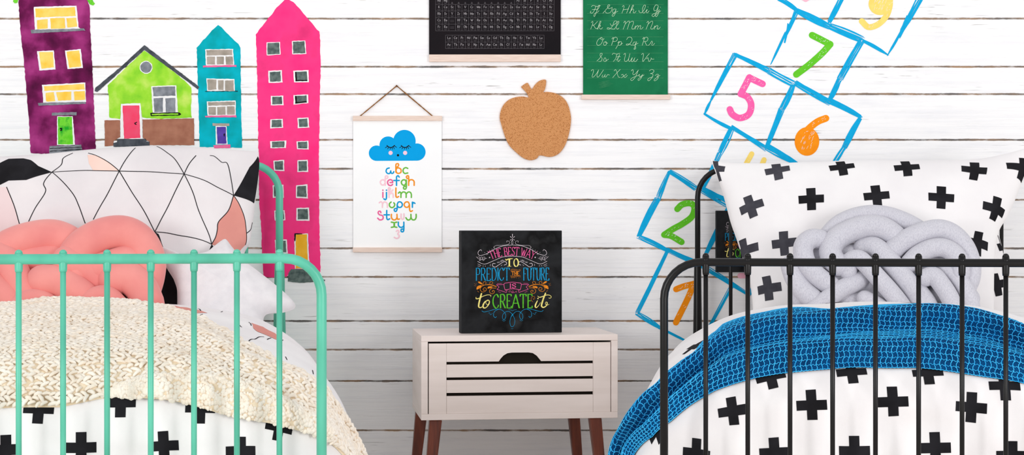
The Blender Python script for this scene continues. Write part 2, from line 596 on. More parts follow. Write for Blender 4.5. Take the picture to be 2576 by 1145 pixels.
patch(h, 'painted_window', [([(230 + (562 + 66 * math.cos(a)) / 4.089, 100 + (284 + 66 * math.sin(a)) / 4.089) for a in np.linspace(0, 2 * PI, 24, endpoint=False)], M_white),
      ([(230 + (562 + 58 * math.cos(a)) / 4.089, 100 + (284 + 58 * math.sin(a)) / 4.089) for a in np.linspace(0, 2 * PI, 24, endpoint=False)], W_grey)], 15)
patch(h, 'painted_window', [(C(615, 478, 872, 468, 890, 755, 630, 755), M_white), (C(628, 488, 862, 480, 864, 575, 638, 582), W_grey), (C(640, 602, 735, 598, 735, 745, 648, 745), W_grey),
      (C(762, 602, 862, 600, 862, 748, 766, 748), W_grey), (C(604, 752, 905, 748, 922, 765, 905, 778, 612, 784), M_ink), (C(620, 762, 895, 757, 895, 770, 622, 774), W_lime)], 16)
patch(h, 'painted_step', [(C(262, 1022, 560, 1020, 560, 1045, 600, 1052, 600, 1095, 228, 1102, 222, 1065, 262, 1052), W_dark)], 17)

# turquoise house
C = crop(3.368, 480, 50)
h = house('narrow turquoise painted house with taupe windows and violet door', (557, 372))
mb = MB()
slab(mb, rough_edge(C(232, 45, 260, 65, 400, 205, 422, 240, 422, 450, 428, 800, 436, 1085, 250, 1080, 75, 1078, 68, 800, 58, 500, 50, 235, 90, 190, 180, 90), 0.7, 6, 7), 0.0, 0.0012)
mb.build('painted_wall', W_teal, h)
patch(h, 'painted_window', [(C(122, 250, 358, 246, 368, 385, 128, 388), M_white), (C(132, 256, 350, 254, 352, 298, 134, 302), W_taupe), (C(136, 312, 205, 310, 205, 378, 138, 378), W_taupe),
      (C(218, 312, 280, 310, 280, 376, 222, 378), W_taupe), (C(294, 310, 355, 310, 358, 378, 298, 380), W_taupe), (C(102, 388, 386, 382, 388, 398, 104, 402), W_pinks)], 21)
patch(h, 'painted_window', [(C(132, 496, 370, 502, 374, 604, 138, 606), M_white), (C(140, 504, 216, 506, 216, 590, 146, 596), W_taupe), (C(230, 512, 278, 512, 278, 598, 232, 592), W_taupe),
      (C(290, 514, 362, 512, 364, 600, 292, 600), W_taupe), (C(118, 604, 398, 602, 398, 607, 118, 608), M_ink)], 22)
patch(h, 'painted_window', [(C(136, 692, 380, 684, 382, 812, 142, 812), M_white), (C(144, 698, 374, 692, 374, 722, 148, 728), W_taupe), (C(150, 740, 212, 738, 212, 804, 152, 804), W_taupe),
      (C(224, 738, 294, 734, 294, 804, 226, 804), W_taupe), (C(306, 734, 372, 732, 372, 802, 308, 802), W_taupe), (C(120, 814, 384, 808, 386, 826, 124, 826), W_pinks)], 23)
patch(h, 'painted_door', [(C(210, 898, 302, 898, 312, 1055, 212, 1058), M_white), (C(220, 906, 296, 906, 302, 1050, 224, 1050), W_viol), (C(184, 876, 326, 878, 326, 900, 186, 898), W_taupe),
      (C(278, 966, 290, 962, 286, 990, 278, 984), M_ink)], 24)
patch(h, 'painted_step', [(C(190, 1064, 334, 1056, 336, 1086, 200, 1088), W_pinks)], 25)

# magenta tower
C = crop(3.015, 630, 0)
D = crop(2.862, 600, 380)
h = house('tall magenta painted tower with grey windows and golden door', (735, 705))
mb = MB()
slab(mb, rough_edge(C(275, -18, 340, 30, 440, 145, 520, 240, 527, 270, 533, 500, 525, 760, 522, 1060) + D(578, 60, 580, 300, 582, 550, 590, 780, 590, 870, 375, 850, 350, 905, 235, 912, 180, 905, 170, 750, 165, 560, 150, 380, 145, 120)
                     + C(60, 1100, 55, 800, 50, 500, 42, 260, 110, 170, 200, 60), 0.8, 6, 9), 0.0, 0.0012)
mb.build('painted_wall', W_pink, h)
wins = [C(122, 322, 224, 318, 230, 415, 122, 420), C(315, 312, 416, 306, 424, 410, 318, 412), C(134, 538, 238, 532, 244, 626, 138, 630), C(324, 536, 440, 532, 444, 624, 330, 626),
        C(154, 728, 248, 726, 252, 798, 156, 800), C(326, 722, 436, 716, 440, 782, 328, 794), C(150, 905, 246, 902, 248, 970, 150, 974), C(356, 896, 440, 890, 446, 968, 360, 972),
        C(150, 1072, 272, 1066, 270, 1122, 150, 1124), C(350, 1072, 440, 1068, 442, 1134, 352, 1130),
        D(250, 70, 328, 64, 330, 144, 256, 142), D(424, 66, 498, 62, 502, 150, 424, 152), D(246, 246, 324, 242, 326, 336, 248, 338), D(414, 246, 496, 240, 500, 342, 412, 338),
        D(256, 430, 332, 426, 338, 498, 260, 500), D(416, 410, 508, 408, 512, 502, 416, 502), D(262, 640, 348, 636, 354, 738, 266, 740)]
for i, w in enumerate(wins):
    cx = sum(p[0] for p in w) / 4
    cy = sum(p[1] for p in w) / 4
    inner = [(cx + (x - cx) * 0.78, cy + (y - cy) * 0.8) for x, y in w]
    if i in (0, 1):
        inner = [(cx + (x - cx) * 0.86, cy + (y - cy) * 0.88) for x, y in w]
    pc = [(w, M_white), (inner, W_pane)]
    if i in (3, 5):
        x0, y0 = inner[0]
        x3, y3 = inner[3]
        pc += [([inner[0], (x0 + 4, y0), (x3 + 4, y3), inner[3]], M_ink), ([inner[3], (x3, y3 - 3), (inner[2][0], inner[2][1] - 3), inner[2]], M_ink)]
    patch(h, 'painted_window', pc, 40 + i)
patch(h, 'painted_door', [(D(402, 600, 500, 592, 512, 850, 405, 848), M_white), (D(412, 602, 492, 600, 500, 846, 412, 846), W_gold), (D(402, 592, 458, 594, 460, 600, 412, 602, 410, 650, 402, 650), M_ink)], 70)
patch(h, 'painted_step', [(D(380, 850, 525, 852, 560, 900, 625, 930, 620, 938, 440, 950, 355, 940, 360, 880), W_pane)], 71)

# ------------------------------------------------------------------ hopscotch squares
H_blue = mat('sky_blue_vinyl', (0, 172, 226), (0, 164, 218), 60, 0.6)
H_col = {'pink': mat('pink_vinyl', (255, 104, 176), (250, 92, 166), 40, 0.6), 'orange': mat('orange_vinyl', (255, 152, 18), (250, 142, 10), 40, 0.6),
         'green': mat('green_vinyl', (104, 204, 44), (96, 196, 38), 40, 0.6), 'yellow': mat('yellow_vinyl', (255, 224, 124), (250, 216, 110), 40, 0.6),
         'pale': mat('pale_pink_vinyl', (255, 190, 210), (250, 180, 202), 40, 0.6)}


def brush(ink, a, b, w0, w1, n, rng, over=4):
    """one drawn side of a square: a bundle of dry chalk strokes"""
    a, b = np.array(a, float), np.array(b, float)
    d = b - a
    L = np.linalg.norm(d)
    d /= L
    nr = np.array((-d[1], d[0]))
    for i in range(n):
        o = (i / max(1, n - 1) - 0.5)
        s0, s1 = o * w0 + rng.uniform(-.5, .5), o * w1 + rng.uniform(-.5, .5)
        e0, e1 = rng.uniform(-over, 2), rng.uniform(-over, 2)
        bow = rng.uniform(-2.2, 2.2)
        hw = rng.uniform(1.0, 2.6)
        pts = [a + d * e0 + nr * s0, a + d * L * 0.35 + nr * (s0 * .65 + s1 * .35 + bow), a + d * L * 0.7 + nr * (s0 * .3 + s1 * .7 + bow * .8), b - d * e1 + nr * s1]
        ink.line(pts, [hw * .55, hw, hw * 1.1, hw * .4], 0, n=5, cap=False)


def scratches(ink, pts, hw, n, rng, mi=1):
    p = cr(pts, 8) if len(pts) > 2 else resample(pts, 16)
    for _ in range(n):
        i = rng.randrange(2, len(p) - 2)
        x, y = p[i] + np.array((rng.uniform(-.7, .7), rng.uniform(-.7, .7))) * hw
        l = rng.uniform(2, 5)
        a = rng.uniform(0.5, 1.1)
        ink.line([(x, y), (x + l * math.cos(a), y - l * math.sin(a))], [.3, .9, .3], mi, curve=False, cap=False, h=0.0010)


def square(label, ctr, sides, strokes, hw, colour, seed, blob=None, n_sc=14):
    rng = random.Random(seed)
    x, y, z = P(ctr[0], ctr[1], -0.0008)
    r = thing('hopscotch_decal', label, 'wall decal', (x, y, z), 0, 'hopscotch square decals')
    mb = MB()
    ink = Ink(mb, wall_fr(0.0005), 0.0002 + 0.00005 * (seed % 7))
    for a, b, w0, w1, n in sides:
        brush(ink, a, b, w0, w1, n, rng)
    mb.build('square_outline', H_blue, r)
    mb = MB()
    ink = Ink(mb, wall_fr(0.0005), 0.0004)
    for s, curve in strokes:
        ink.line(s, hw, 0, curve=curve, n=8, cap=True)
    if blob:
        ink.disc(*blob[:2], blob[2], 0, blob[3], blob[4] if len(blob) > 4 else 0, 32)
    for s, curve in strokes:
        scratches(ink, s, hw * .8, n_sc, rng)
    if blob:
        for _ in range(22):
            x, y = blob[0] + rng.uniform(-.55, .55) * blob[2], blob[1] + rng.uniform(-.6, .6) * blob[3]
            ink.line([(x, y), (x + rng.uniform(2, 5), y - rng.uniform(4, 9))], [.3, .8, .3], 1, curve=False, cap=False, h=0.0010)
    mb.build('numeral', [H_col[colour], M_white], r)


C7 = crop(4.404, 1900, 0)
C5 = crop(3.816, 1760, 120)
C2 = crop(4.403, 1580, 400)
C1 = crop(4.24, 1580, 610)
square('sketched blue square with the orange number 1, lowest of the hopscotch', (1720, 860),
       [((1680, 628), (1603, 787), 7, 10, 6), ((1679, 629), (1764, 667), 10, 12, 6), ((1764, 667), (1884, 742), 12, 7, 6), ((1603, 789), (1664, 827), 9, 5, 5), ((1660, 826), (1734, 862), 5, 2, 3), ((1840, 722), (1764, 860), 9, 3, 5)],
       [(C1(512, 500, 590, 470, 690, 445), True), (C1(700, 440, 640, 590, 510, 855), True)], 7.6, 'orange', 1)
square('sketched blue square with the green number 2, left of the black headboard', (1700, 660),
       [((1684, 432), (1656, 498), 6, 13, 6), ((1656, 498), (1607, 595), 13, 9, 6), ((1684, 431), (1752, 475), 10, 12, 6), ((1752, 470), (1840, 520), 12, 16, 6), ((1607, 596), (1685, 634), 10, 6, 5), ((1838, 514), (1768, 655), 10, 5, 6)],
       [(C2(545, 555, 600, 505, 690, 492, 735, 540, 705, 640, 600, 720, 500, 775, 400, 840), True), (C2(400, 840, 480, 855, 592, 920), True)], 7.8, 'green', 2)
square('sketched blue square with a pink number 3, mostly hidden behind the small black canvas', (1868, 745),
       [((1840, 520), (1952, 575), 12, 8, 5), ((1952, 575), (1886, 742), 8, 6, 5)],
       [([(1850, 600), (1880, 595), (1895, 620), (1868, 645), (1900, 660), (1890, 690), (1862, 694)], True)], 7, 'pale', 3)
square('sketched blue square with the yellow number 4, half behind the white pillow', (1890, 440),
       [((1841, 322), (1811, 385), 11, 12, 6), ((1811, 385), (1768, 477), 12, 6, 6), ((1842, 321), (1926, 374), 8, 12, 6), ((1930, 372), (2006, 412), 12, 5, 5), ((2006, 412), (1930, 540), 8, 6, 4), ((1768, 477), (1930, 540), 9, 8, 5)],
       [(C5(500, 1020, 400, 1200), False), ([(1865, 434), (1920, 462)], False), ([(1922, 402), (1892, 476)], False)], 6.5, 'yellow', 4, None, 4)
square('sketched blue square with the pink number 5, third row from the top', (1880, 385),
       [((1849, 138), (1788, 254), 11, 3, 6), ((1788, 254), (1773, 286), 2, 1, 3), ((1849, 137), (1935, 178), 8, 15, 7), ((1935, 178), (1996, 211), 15, 16, 6), ((1773, 287), (1842, 325), 3, 6, 4)],
       [(C5(604, 348, 540, 318, 478, 288), False), (C5(478, 285, 440, 360, 395, 445), False), (C5(400, 445, 460, 475, 495, 550, 470, 640, 385, 675, 315, 640, 290, 592), True)], 8.2, 'pink', 5)
square('sketched blue square with the fat orange number 6 above the white pillow', (2060, 410),
       [((1996, 213), (1966, 276), 9, 13, 6), ((1966, 276), (1928, 372), 13, 8, 6), ((2000, 208), (2088, 258), 12, 14, 8), ((2088, 254), (2166, 294), 14, 8, 7), ((2165, 296), (2125, 370), 8, 12, 6), ((2125, 370), (2085, 432), 10, 5, 5), ((1933, 369), (2010, 418), 10, 8, 6)],
       [(C5(1212, 678, 1130, 712, 1040, 785, 965, 880), True)], 8.6, 'orange', 6, (2030, 356, 31, 36))
square('sketched blue square with the green number 7, second row from the top', (2055, 250),
       [((2004, 27), (1978, 85), 11, 6, 6), ((1978, 80), (1940, 160), 4, 1, 3), ((1984, 60), (1974, 108), 4, 2, 3), ((2004, 26), (2088, 68), 10, 13, 8), ((2088, 66), (2170, 100), 14, 16, 8), ((2168, 102), (2112, 200), 13, 14, 7), ((2112, 200), (2086, 254), 12, 9, 6)],
       [(C7(630, 390, 720, 435, 830, 492), False), (C7(830, 490, 740, 590, 600, 715, 455, 825), True)], 8.4, 'green', 7)
square('sketched blue square with a pale pink number 8, cut by the top of the photo', (2020, 5),
       [((1957, -4), (2003, 24), 9, 9, 6), ((2118, -6), (2085, 57), 12, 9, 7), ((1957, -4), (2010, -110), 9, 8, 5), ((2010, -110), (2150, -60), 9, 8, 5), ((2150, -60), (2118, -6), 9, 12, 5)],
       [(cr([(2027, 0), (2008, -14), (2022, -34), (2036, -54), (2022, -68), (2010, -52), (2030, -32), (2044, -14), (2027, 0)], 4).tolist(), False)], 5, 'pale', 8)
square('sketched blue square with the yellow number 9, top right', (2210, 138),
       [((2170, 102), (2234, 138), 5, 1, 4), ((2316, -8), (2268, 78), 16, 9, 7), ((2268, 78), (2234, 138), 3, 1, 3), ((2286, 40), (2264, 94), 8, 3, 4), ((2150, -60), (2318, -8), 9, 9, 5)],
       [(C7(1490, -60, 1490, 60, 1450, 180, 1360, 270, 1255, 300, 1180, 235), True)], 7.5, 'yellow', 9, (2214, 10, 29, 28))
# ------------------------------------------------------------------ posters
def poster_root(label, px, py):
    x, y, z = P(px, py, -0.006)
    return thing('hanging_poster', label, 'poster', (x, y, z), 0, 'hanging posters on the plank wall')


def px_box(mb, x0, x1, y0, y1, d0, d1, mi=0):
    a, c = P(x0, y1, -d1), P(x1, y0, -d1)
    mb.box(a[0], c[0], -d1, -d0, a[2], c[2], mi)


def rail(root, name, x0, x1, y0, y1):
    mb = MB()
    px_box(mb, x0, x1, y0, y1, 0.0015, 0.014)
    return mb.build(name, M_rail, root, bevel=0.001)


# black periodic chart
r = poster_root('black poster of the periodic table with a wooden bottom rail, top centre', 1245, 155)
M_blk = mat('chart_black', (28, 22, 26), (22, 19, 23), 9, 0.8)
M_gr = mat('chart_grey', (150, 145, 148), (136, 132, 136), 40, 0.8)
M_dim = mat('chart_dim_grey', (92, 88, 92), (82, 78, 82), 40, 0.8)
mb = MB()
px_box(mb, 1079.5, 1410.5, -90, 138, 0.004, 0.006)
ink = Ink(mb, wall_fr(0.006), 0.0003)
K = 6.734


def kx(v):
    return v / K + 1070


def ky(v):
    return v / K


def cell_lines(x0, x1, n, ys):
    for i in range(n + 1):
        x = kx(x0 + (x1 - x0) * i / n)
        ink.line([(x, ky(ys[0])), (x, ky(ys[-1]))], 0.42, 2, curve=False, cap=False)
    for y in ys:
        ink.line([(kx(x0), ky(y)), (kx(x1), ky(y))], 0.42, 2, curve=False, cap=False)


def chart_cell(x, ytop, s):
    """symbol and two rows of unreadably small print in one cell"""
    cx = kx(x)
    w = text_width(s) * 0.062
    flat_text(ink, s, cx - w / 2, cx + w / 2, ky(ytop + 62), 5.7, 0.55, 0.28, 1)
    ink.line([(cx - 4.6, ky(ytop + 85)), (cx + 4.6, ky(ytop + 85))], 0.32, 2, curve=False, cap=False)
    ink.line([(cx - 2.4, ky(ytop + 98)), (cx + 2.4, ky(ytop + 98))], 0.25, 2, curve=False, cap=False)


XS, XE = 175, 2180
cw = (XE - XS) / 18
cell_lines(XS, XE, 18, [75, 187, 298, 410, 522])
for a, bnd in ((0, 2), (12, 18)):
    cell_lines(XS + cw * a, XS + cw * bnd, bnd - a, [-36, 75])
TABLE = {-36: "Na Mg - - - - - - - - - - Al Si P S Cl Ar", 75: "K Ca Sc Ti V Cr Mn Fe Co Ni Cu Zn Ga Ge As Se Br Kr",
         187: "Rb Sr Y Zr Nb Mo Tc Ru Rh Pd Ag Cd In Sn Sb Te I Xe", 298: "Cs Ba - Hf Ta W Re Os Ir Pt Au Hg Tl Pb Bi Po At Rn",
         410: "Fr Ra - Rf Db Sg Bh Hs Mt Ds Rg Cn Nh Fl Mc Lv Ts Og"}
for y, row in TABLE.items():
    for i, s in enumerate(row.split()):
        x = XS + cw * (i + .5)
        if s != '-':
            chart_cell(x, y, s)
        elif y > 200:
            ink.line([(kx(x - 34), ky(y + 45)), (kx(x + 34), ky(y + 45))], 0.35, 2, curve=False, cap=False)
            ink.line([(kx(x - 34), ky(y + 68)), (kx(x + 34), ky(y + 68))], 0.4, 2, curve=False, cap=False)
        else:
            ink.line([(kx(x - 9), ky(40)), (kx(x + 9), ky(40))], 0.7, 2, curve=False, cap=False)
            ink.line([(kx(x - 16), ky(57)), (kx(x + 16), ky(57))], 0.8, 2, curve=False, cap=False)
cell_lines(343, 2012, 15, [597, 711, 823])
for y, row in ((597, "La Ce Pr Nd Pm Sm Eu Gd Tb Dy Ho Er Tm Yb Lu"), (711, "Ac Th Pa U Np Pu Am Cm Bk Cf Es Fm Md No Lr")):
    for i, s in enumerate(row.split()):
        chart_cell(343 + (2012 - 343) / 15 * (i + .5), y, s)
mb.build('printed_sheet', [M_blk, M_gr, M_dim], r)
rail(r, 'bottom_rail', 1079.5, 1410.5, 137, 155.5)
rail(r, 'top_rail', 1079.5, 1410.5, -108, -90)

# green cursive chart
r = poster_root('green chalkboard poster of cursive letters with wooden bottom rail', 1574, 250)
M_grn = mat('chalkboard_green', (18, 106, 66), [(26, 118, 76), (12, 92, 58)], 7, 0.85, 6, 0.3, 0.7)
M_chalk = mat('chalk', (196, 222, 190), (168, 204, 166), 120, 0.9)
M_faint = mat('faint_chalk', (84, 152, 108), (66, 138, 96), 120, 0.9)
mb = MB()
px_box(mb, 1467, 1680, -130, 239, 0.004, 0.006)
ink = Ink(mb, wall_fr(0.006), 0.0003)
Cc = crop(4.404, 1460, 0)
for a, c in ((50, 148), (230, 325), (408, 505), (587, 685), (768, 865)):
    ink.line(Cc(75, a, 920, a), 0.3, 2, curve=False, cap=False)
    ink.line(Cc(75, c, 920, c), 0.3, 2, curve=False, cap=False)
    for k in range(30):
        ink.line(Cc(78 + k * 28, (a + c) / 2, 92 + k * 28, (a + c) / 2), 0.16, 2, curve=False, cap=False)
CURSIVE = """122 75 140 60 180 70 222 62|172 72 152 120 132 145 110 140 118 122|130 107 182 103|180 120 205 85 213 60 200 66 185 112 166 165 154 184 149 170 165 145 188 138 206 118
250 146 290 100 326 60 310 55 300 75 312 96 345 86 352 80|352 80 347 112 328 140 290 145 275 126|388 100 366 103 356 128 368 146 388 122 395 100|395 100 385 150 365 181 351 171 370 150 416 124
465 76 478 60 484 76 474 110 460 146|546 58 522 120 512 146|474 108 534 100|545 142 575 90 590 60 577 62 560 112 550 146|553 128 580 100 591 110 586 138 600 143 618 122
648 115 655 136 682 138 710 100 722 62 704 60 690 92 690 130 704 146 725 125|725 125 741 104 731 134 744 142 762 120|748 76 750 80
862 60 835 56 815 90 820 120 846 110 864 68|864 68 850 120 816 181 795 176 800 160 840 140 870 116|874 105 864 150 844 184 831 173 850 150 890 120|885 78 888 82
120 252 135 236 138 258 115 322|190 238 152 276 128 283|146 278 165 310 188 318|188 315 216 270 228 240 217 240 200 290 192 324|199 296 220 280 222 292 205 301 226 322 247 305
330 262 350 285 402 250 395 232 374 240 355 290 322 322 298 320 305 306 340 318 376 322 388 305|385 308 420 262 426 238 411 245 398 300 410 323 428 310
480 252 495 235 499 256 474 324|497 266 530 235 543 246 520 324|541 254 575 235 589 252 570 310 585 323 602 310|600 312 612 288 615 300 604 324|612 302 635 282 641 294 632 324|640 302 662 282 669 294 660 318 678 320 696 300
735 252 750 236 754 256 728 324|753 264 790 235 802 250 780 310 795 323 817 305|815 308 828 286 818 324|827 302 850 282 859 294 850 318 868 320 886 300
232 415 197 440 180 480 196 503 230 486 249 440 236 415 224 430 244 442 264 428|282 460 262 470 257 494 274 503 292 482 284 462 280 474 304 478
348 432 364 414 364 440 344 504|360 432 390 412 411 430 396 456 364 461|414 476 430 458 420 490 392 540|421 478 445 460 456 474 442 500 420 502|442 500 468 478
512 440 530 415 560 414 573 440 552 480 520 503 509 490 540 488 577 504|610 464 590 470 581 492 594 504 612 482 623 462|623 462 602 524 594 545 611 540 612 520 604 502 640 478
688 432 705 414 705 440 684 504|700 432 730 412 749 428 736 456 706 461|714 460 734 500 754 502 777 480|775 483 791 455 800 470|800 470 791 494 802 504 822 480
184 676 214 645 241 604 235 589 221 596 220 620 241 650 226 680 200 683|254 672 272 640 286 664 276 682 260 676|276 682 312 655
353 606 366 590 400 600 437 591|405 600 390 650 366 680|398 668 425 630 436 602|428 618 414 660 420 682 442 660|404 630 442 628
480 606 495 591 500 610 488 660 500 682 530 660 549 595|549 595 534 660 545 682 563 660|561 663 576 638 565 675 580 682 604 640|604 640 594 672 610 682 637 655
677 606 692 591 699 610 690 670 700 676 740 622 764 595|733 652 749 640 755 670 766 680 786 650 782 642 795 656 816 654
120 786 138 769 146 790 130 845 145 853 180 815 202 775|202 775 184 840 200 853 235 806 256 774|248 830 239 850 257 853 276 825|276 825 269 850 285 852 301 828 322 832
374 786 388 771 401 790 420 850 442 856|442 769 400 812 358 860|454 832 470 825 485 852 500 856 521 836|511 821 454 862
564 786 580 771 586 795 580 820 600 826 642 778|642 778 611 850 575 892 557 881 580 860 642 836|640 838 656 825 650 845 668 847 691 825|691 825 670 870 645 892 639 879 665 858 706 830
764 786 790 769 816 785 800 808 776 815|776 815 802 822 800 850 765 892 747 890 755 870 802 850|828 838 850 822 866 832 846 848|846 848 864 857 850 880 825 896 817 886 840 865 882 835"""
for rowt in CURSIVE.split('\n'):
    for st in rowt.split('|'):
        q = [float(v) for v in st.split()]
        ink.line(Cc(*q), 0.5, 1, n=6)
# rubbed chalk smudge under the last row
rng = random.Random(4)
for k in range(6):
    y = 905 + k * 12
    ink.line(Cc(205 + rng.uniform(-8, 8), y + 12, 260, y, 320 + rng.uniform(0, 50), y - 16), [0.1, 0.45, 0.1], 2, n=6, cap=False)
mb.build('printed_sheet', [M_grn, M_chalk, M_faint], r)
rail(r, 'bottom_rail', 1463, 1686, 238, 250.5)
rail(r, 'top_rail', 1463, 1686, -143, -130)

# cloud alphabet poster
r = poster_root('white alphabet poster with a sleeping blue cloud, hung from a cord', 1000, 634)
M_paper = mat('poster_paper', (253, 253, 253), (250, 250, 251), 8, 0.8)
M_cloud = mat('cloud_blue', (0, 164, 232), (0, 160, 228), 8, 0.8)
M_blush = mat('blush', (250, 208, 226), (246, 200, 220), 20, 0.8)
PAL = {'b': mat('letter_blue', (0, 158, 218), None, 20), 'o': mat('letter_orange', (250, 152, 36), None, 20), 'g': mat('letter_green', (110, 192, 70), None, 20),
       'p': mat('letter_pale_pink', (254, 208, 220), None, 20), 'k': mat('letter_pink', (240, 104, 160), None, 20)}
mats = [M_paper, M_cloud, M_blush, M_ink] + list(PAL.values())
mi_of = {k: 4 + i for i, k in enumerate(PAL)}
mb = MB()
px_box(mb, 888.5, 1111, 298, 628, 0.004, 0.006)
ink = Ink(mb, wall_fr(0.006), 0.0003)
Cl = crop(3.816, 910, 310)


def cdisc(x, y, rr, mi, h):
    (a, c), = Cl(x, y)
    ink.disc(a, c, rr / 3.816, mi, n=40, h=h)


for i, (x, y, rr) in enumerate(((142, 288, 74), (253, 210, 83), (410, 172, 108), (530, 277, 83))):
    cdisc(x, y, rr, 1, 0.0003 + i * 5e-6)
ink.fill(Cl(142, 230, 253, 210, 410, 200, 530, 240, 534, 360, 140, 362), 1, 0.00034)
for dx in (0, 137):
    ink.line(Cl(242 + dx, 215, 262 + dx, 230, 288 + dx, 232, 315 + dx, 214), 1.1, 3, h=0.0006)
    for a, c, e, f in ((250, 222, 226, 236), (262, 229, 248, 247), (277, 231, 272, 250), (291, 231, 294, 250), (303, 224, 313, 246), (311, 216, 334, 232)):
        ink.line(Cl(a + dx, c, e + dx, f), 0.75, 3, curve=False, h=0.00061)
    cdisc(277 + dx * 1.02, 285, 20, 2, 0.0006)
cdisc(348, 308, 11, 3, 0.0006)
LET = """b 264 430 242 438 234 464 250 483 270 480 279 458|278 460 284 480 300 480 308 465
o 328 470 328 402 336 390 350 390 354 404 344 418 330 426|328 455 336 434 356 430 376 444 376 470 356 482 336 476 328 455
g 442 434 422 427 402 438 397 462 412 482 442 478
p 226 568 214 546 192 546 178 566 190 590 212 592 226 568|226 596 226 522 234 506 250 510 248 526 232 532
k 298 570 292 550 274 542 254 552 248 572 260 594 282 598 296 588|272 570 298 570
b 360 518 350 505 336 512 334 530 334 597|308 550 360 550
g 428 568 416 546 394 546 380 566 390 590 412 594 428 568|428 546 428 612 420 632 404 630 402 614 414 606 428 610
o 450 530 436 530 428 516 438 505 450 514 450 597|450 566 462 546 486 544 502 560 503 597
k 203 665 203 712|203 642 203 645
b 237 665 237 716 228 734 212 726|237 642 237 645
p 262 700 256 640 260 620 274 626 268 650|262 650 262 712|266 676 284 656 298 640|272 678 294 672 302 690 302 712
o 328 622 328 696 338 712 354 704
g 352 672 366 660 376 676 376 713|376 682 392 662 416 664 426 684 426 713|426 682 444 662 466 664 476 684 476 713
p 168 764 184 754 198 770 198 808|198 778 214 757 236 762 246 780 246 808
g 282 757 266 774 270 800 290 811 310 800 317 780 308 764
b 340 782 352 758 376 758 390 780 380 804 356 808 340 790|340 782 340 822 330 846 314 842 314 824 330 818
o 458 782 446 758 422 758 407 780 418 804 442 806 458 784|458 784 460 830 470 848 486 840
b 486 758 486 808|486 782 496 762 511 770
k 184 860 178 846 162 848 158 864 172 880 196 886 206 904 198 924 172 928 153 912
b 240 838 240 908 250 926 268 918|214 880 266 880
o 285 875 285 905 300 926 324 926 338 905 338 875|338 902 346 922 362 920
p 378 872 378 906 391 924 405 906 405 870
g 424 908 440 928 462 925 472 902 472 875|472 902 485 926 510 926 522 904 522 875
g 284 950 308 956 314 975 308 994 284 1000|337 950 316 956 310 975 316 994 337 1000
b 352 950 352 980 366 998 390 998 404 984|404 950 404 1022 396 1042 380 1040 378 1022 392 1016 404 1024
p 332 1038 346 1028 358 1042 346 1062 360 1078 354 1098 334 1106 312 1096"""
for row in LET.split('\n'):
    key, rest = row.split(' ', 1)
    for st in rest.split('|'):
        q = [float(v) for v in st.split()]
        ink.line(Cl(*q), 1.75, mi_of[key], n=6)
mb.build('printed_sheet', mats, r)
rail(r, 'top_rail', 887.5, 1112, 291.5, 304)
rail(r, 'bottom_rail', 887.5, 1112, 622.5, 635)
mb = MB()
rng = random.Random(2)
pk = [P(905, 293, -0.010), P(998, 216, -0.006), P(1089, 293, -0.010)]
for a, c in ((pk[0], pk[1]), (pk[1], pk[2])):
    n = 26
    pts = [[a[k] + (c[k] - a[k]) * i / n for k in range(3)] for i in range(n + 1)]
    tube(mb, pts, [0.0017 + rng.uniform(-.0002, .0005) for _ in pts], 8)
mb.build('hanging_cord', M_cord, r, smooth=True)
mb = MB()
tube(mb, [(pk[1][0], 0.0, pk[1][2]), (pk[1][0], -0.012, pk[1][2])], 0.0028, 10)
mb.build('wall_pin', mat('brown_pin', (120, 76, 44), None, 20, 0.4), r, smooth=True)

# cork apple
m_cork = mat('cork', (206, 142, 88), [(216, 156, 104), (196, 132, 80), (166, 106, 62)], 330, 0.9, 5, 0.34, 0.70, bump=0.5, bscale=400)
Ca = crop(2.7267, 860, 0)
out = Ca(1280, 668, 1262, 632, 1232, 600, 1238, 588, 1270, 568, 1282, 580, 1302, 612, 1312, 600, 1330, 575, 1360, 552, 1398, 547, 1400, 580, 1392, 615, 1382, 632, 1410, 630, 1465, 640, 1515, 668, 1550, 715, 1570, 790,
         1570, 850, 1555, 930, 1530, 1000, 1495, 1048, 1455, 1072, 1415, 1077, 1375, 1068, 1352, 1068, 1340, 1085, 1315, 1097, 1285, 1099, 1245, 1085, 1200, 1050, 1150, 1000, 1120, 940, 1095, 860, 1083, 810, 1090, 760, 1112, 715, 1150, 682, 1200, 665, 1245, 662)
mb = MB()
loc = P(1345, 400, -0.004)
op = cr(out, 3, True).tolist()
inner = []
for i in range(len(op)):
    a, c, e = np.array(op[i - 1]), np.array(op[i]), np.array(op[(i + 1) % len(op)])
    t = e - a
    t = t / (np.linalg.norm(t) + 1e-9)
    inner.append(tuple(c + np.array((-t[1], t[0])) * 0.8))
ink = Ink(mb, wall_fr(0.0085))
ink.fill(inner, 0, 0.0)
k = len(op)
vv = [P(x, y, -0.0085) for x, y in inner] + [P(x, y, -0.0072) for x, y in op] + [P(x, y, 0.0) for x, y in op]
mb.add(vv, [(i, (i + 1) % k, k + (i + 1) % k, k + i) for i in range(k)] + [(k + i, k + (i + 1) % k, 2 * k + (i + 1) % k, 2 * k + i) for i in range(k)])
tag(mb.build('cork_board', m_cork, None, loc=loc), 'apple shaped brown cork board on the plank wall', 'cork board')

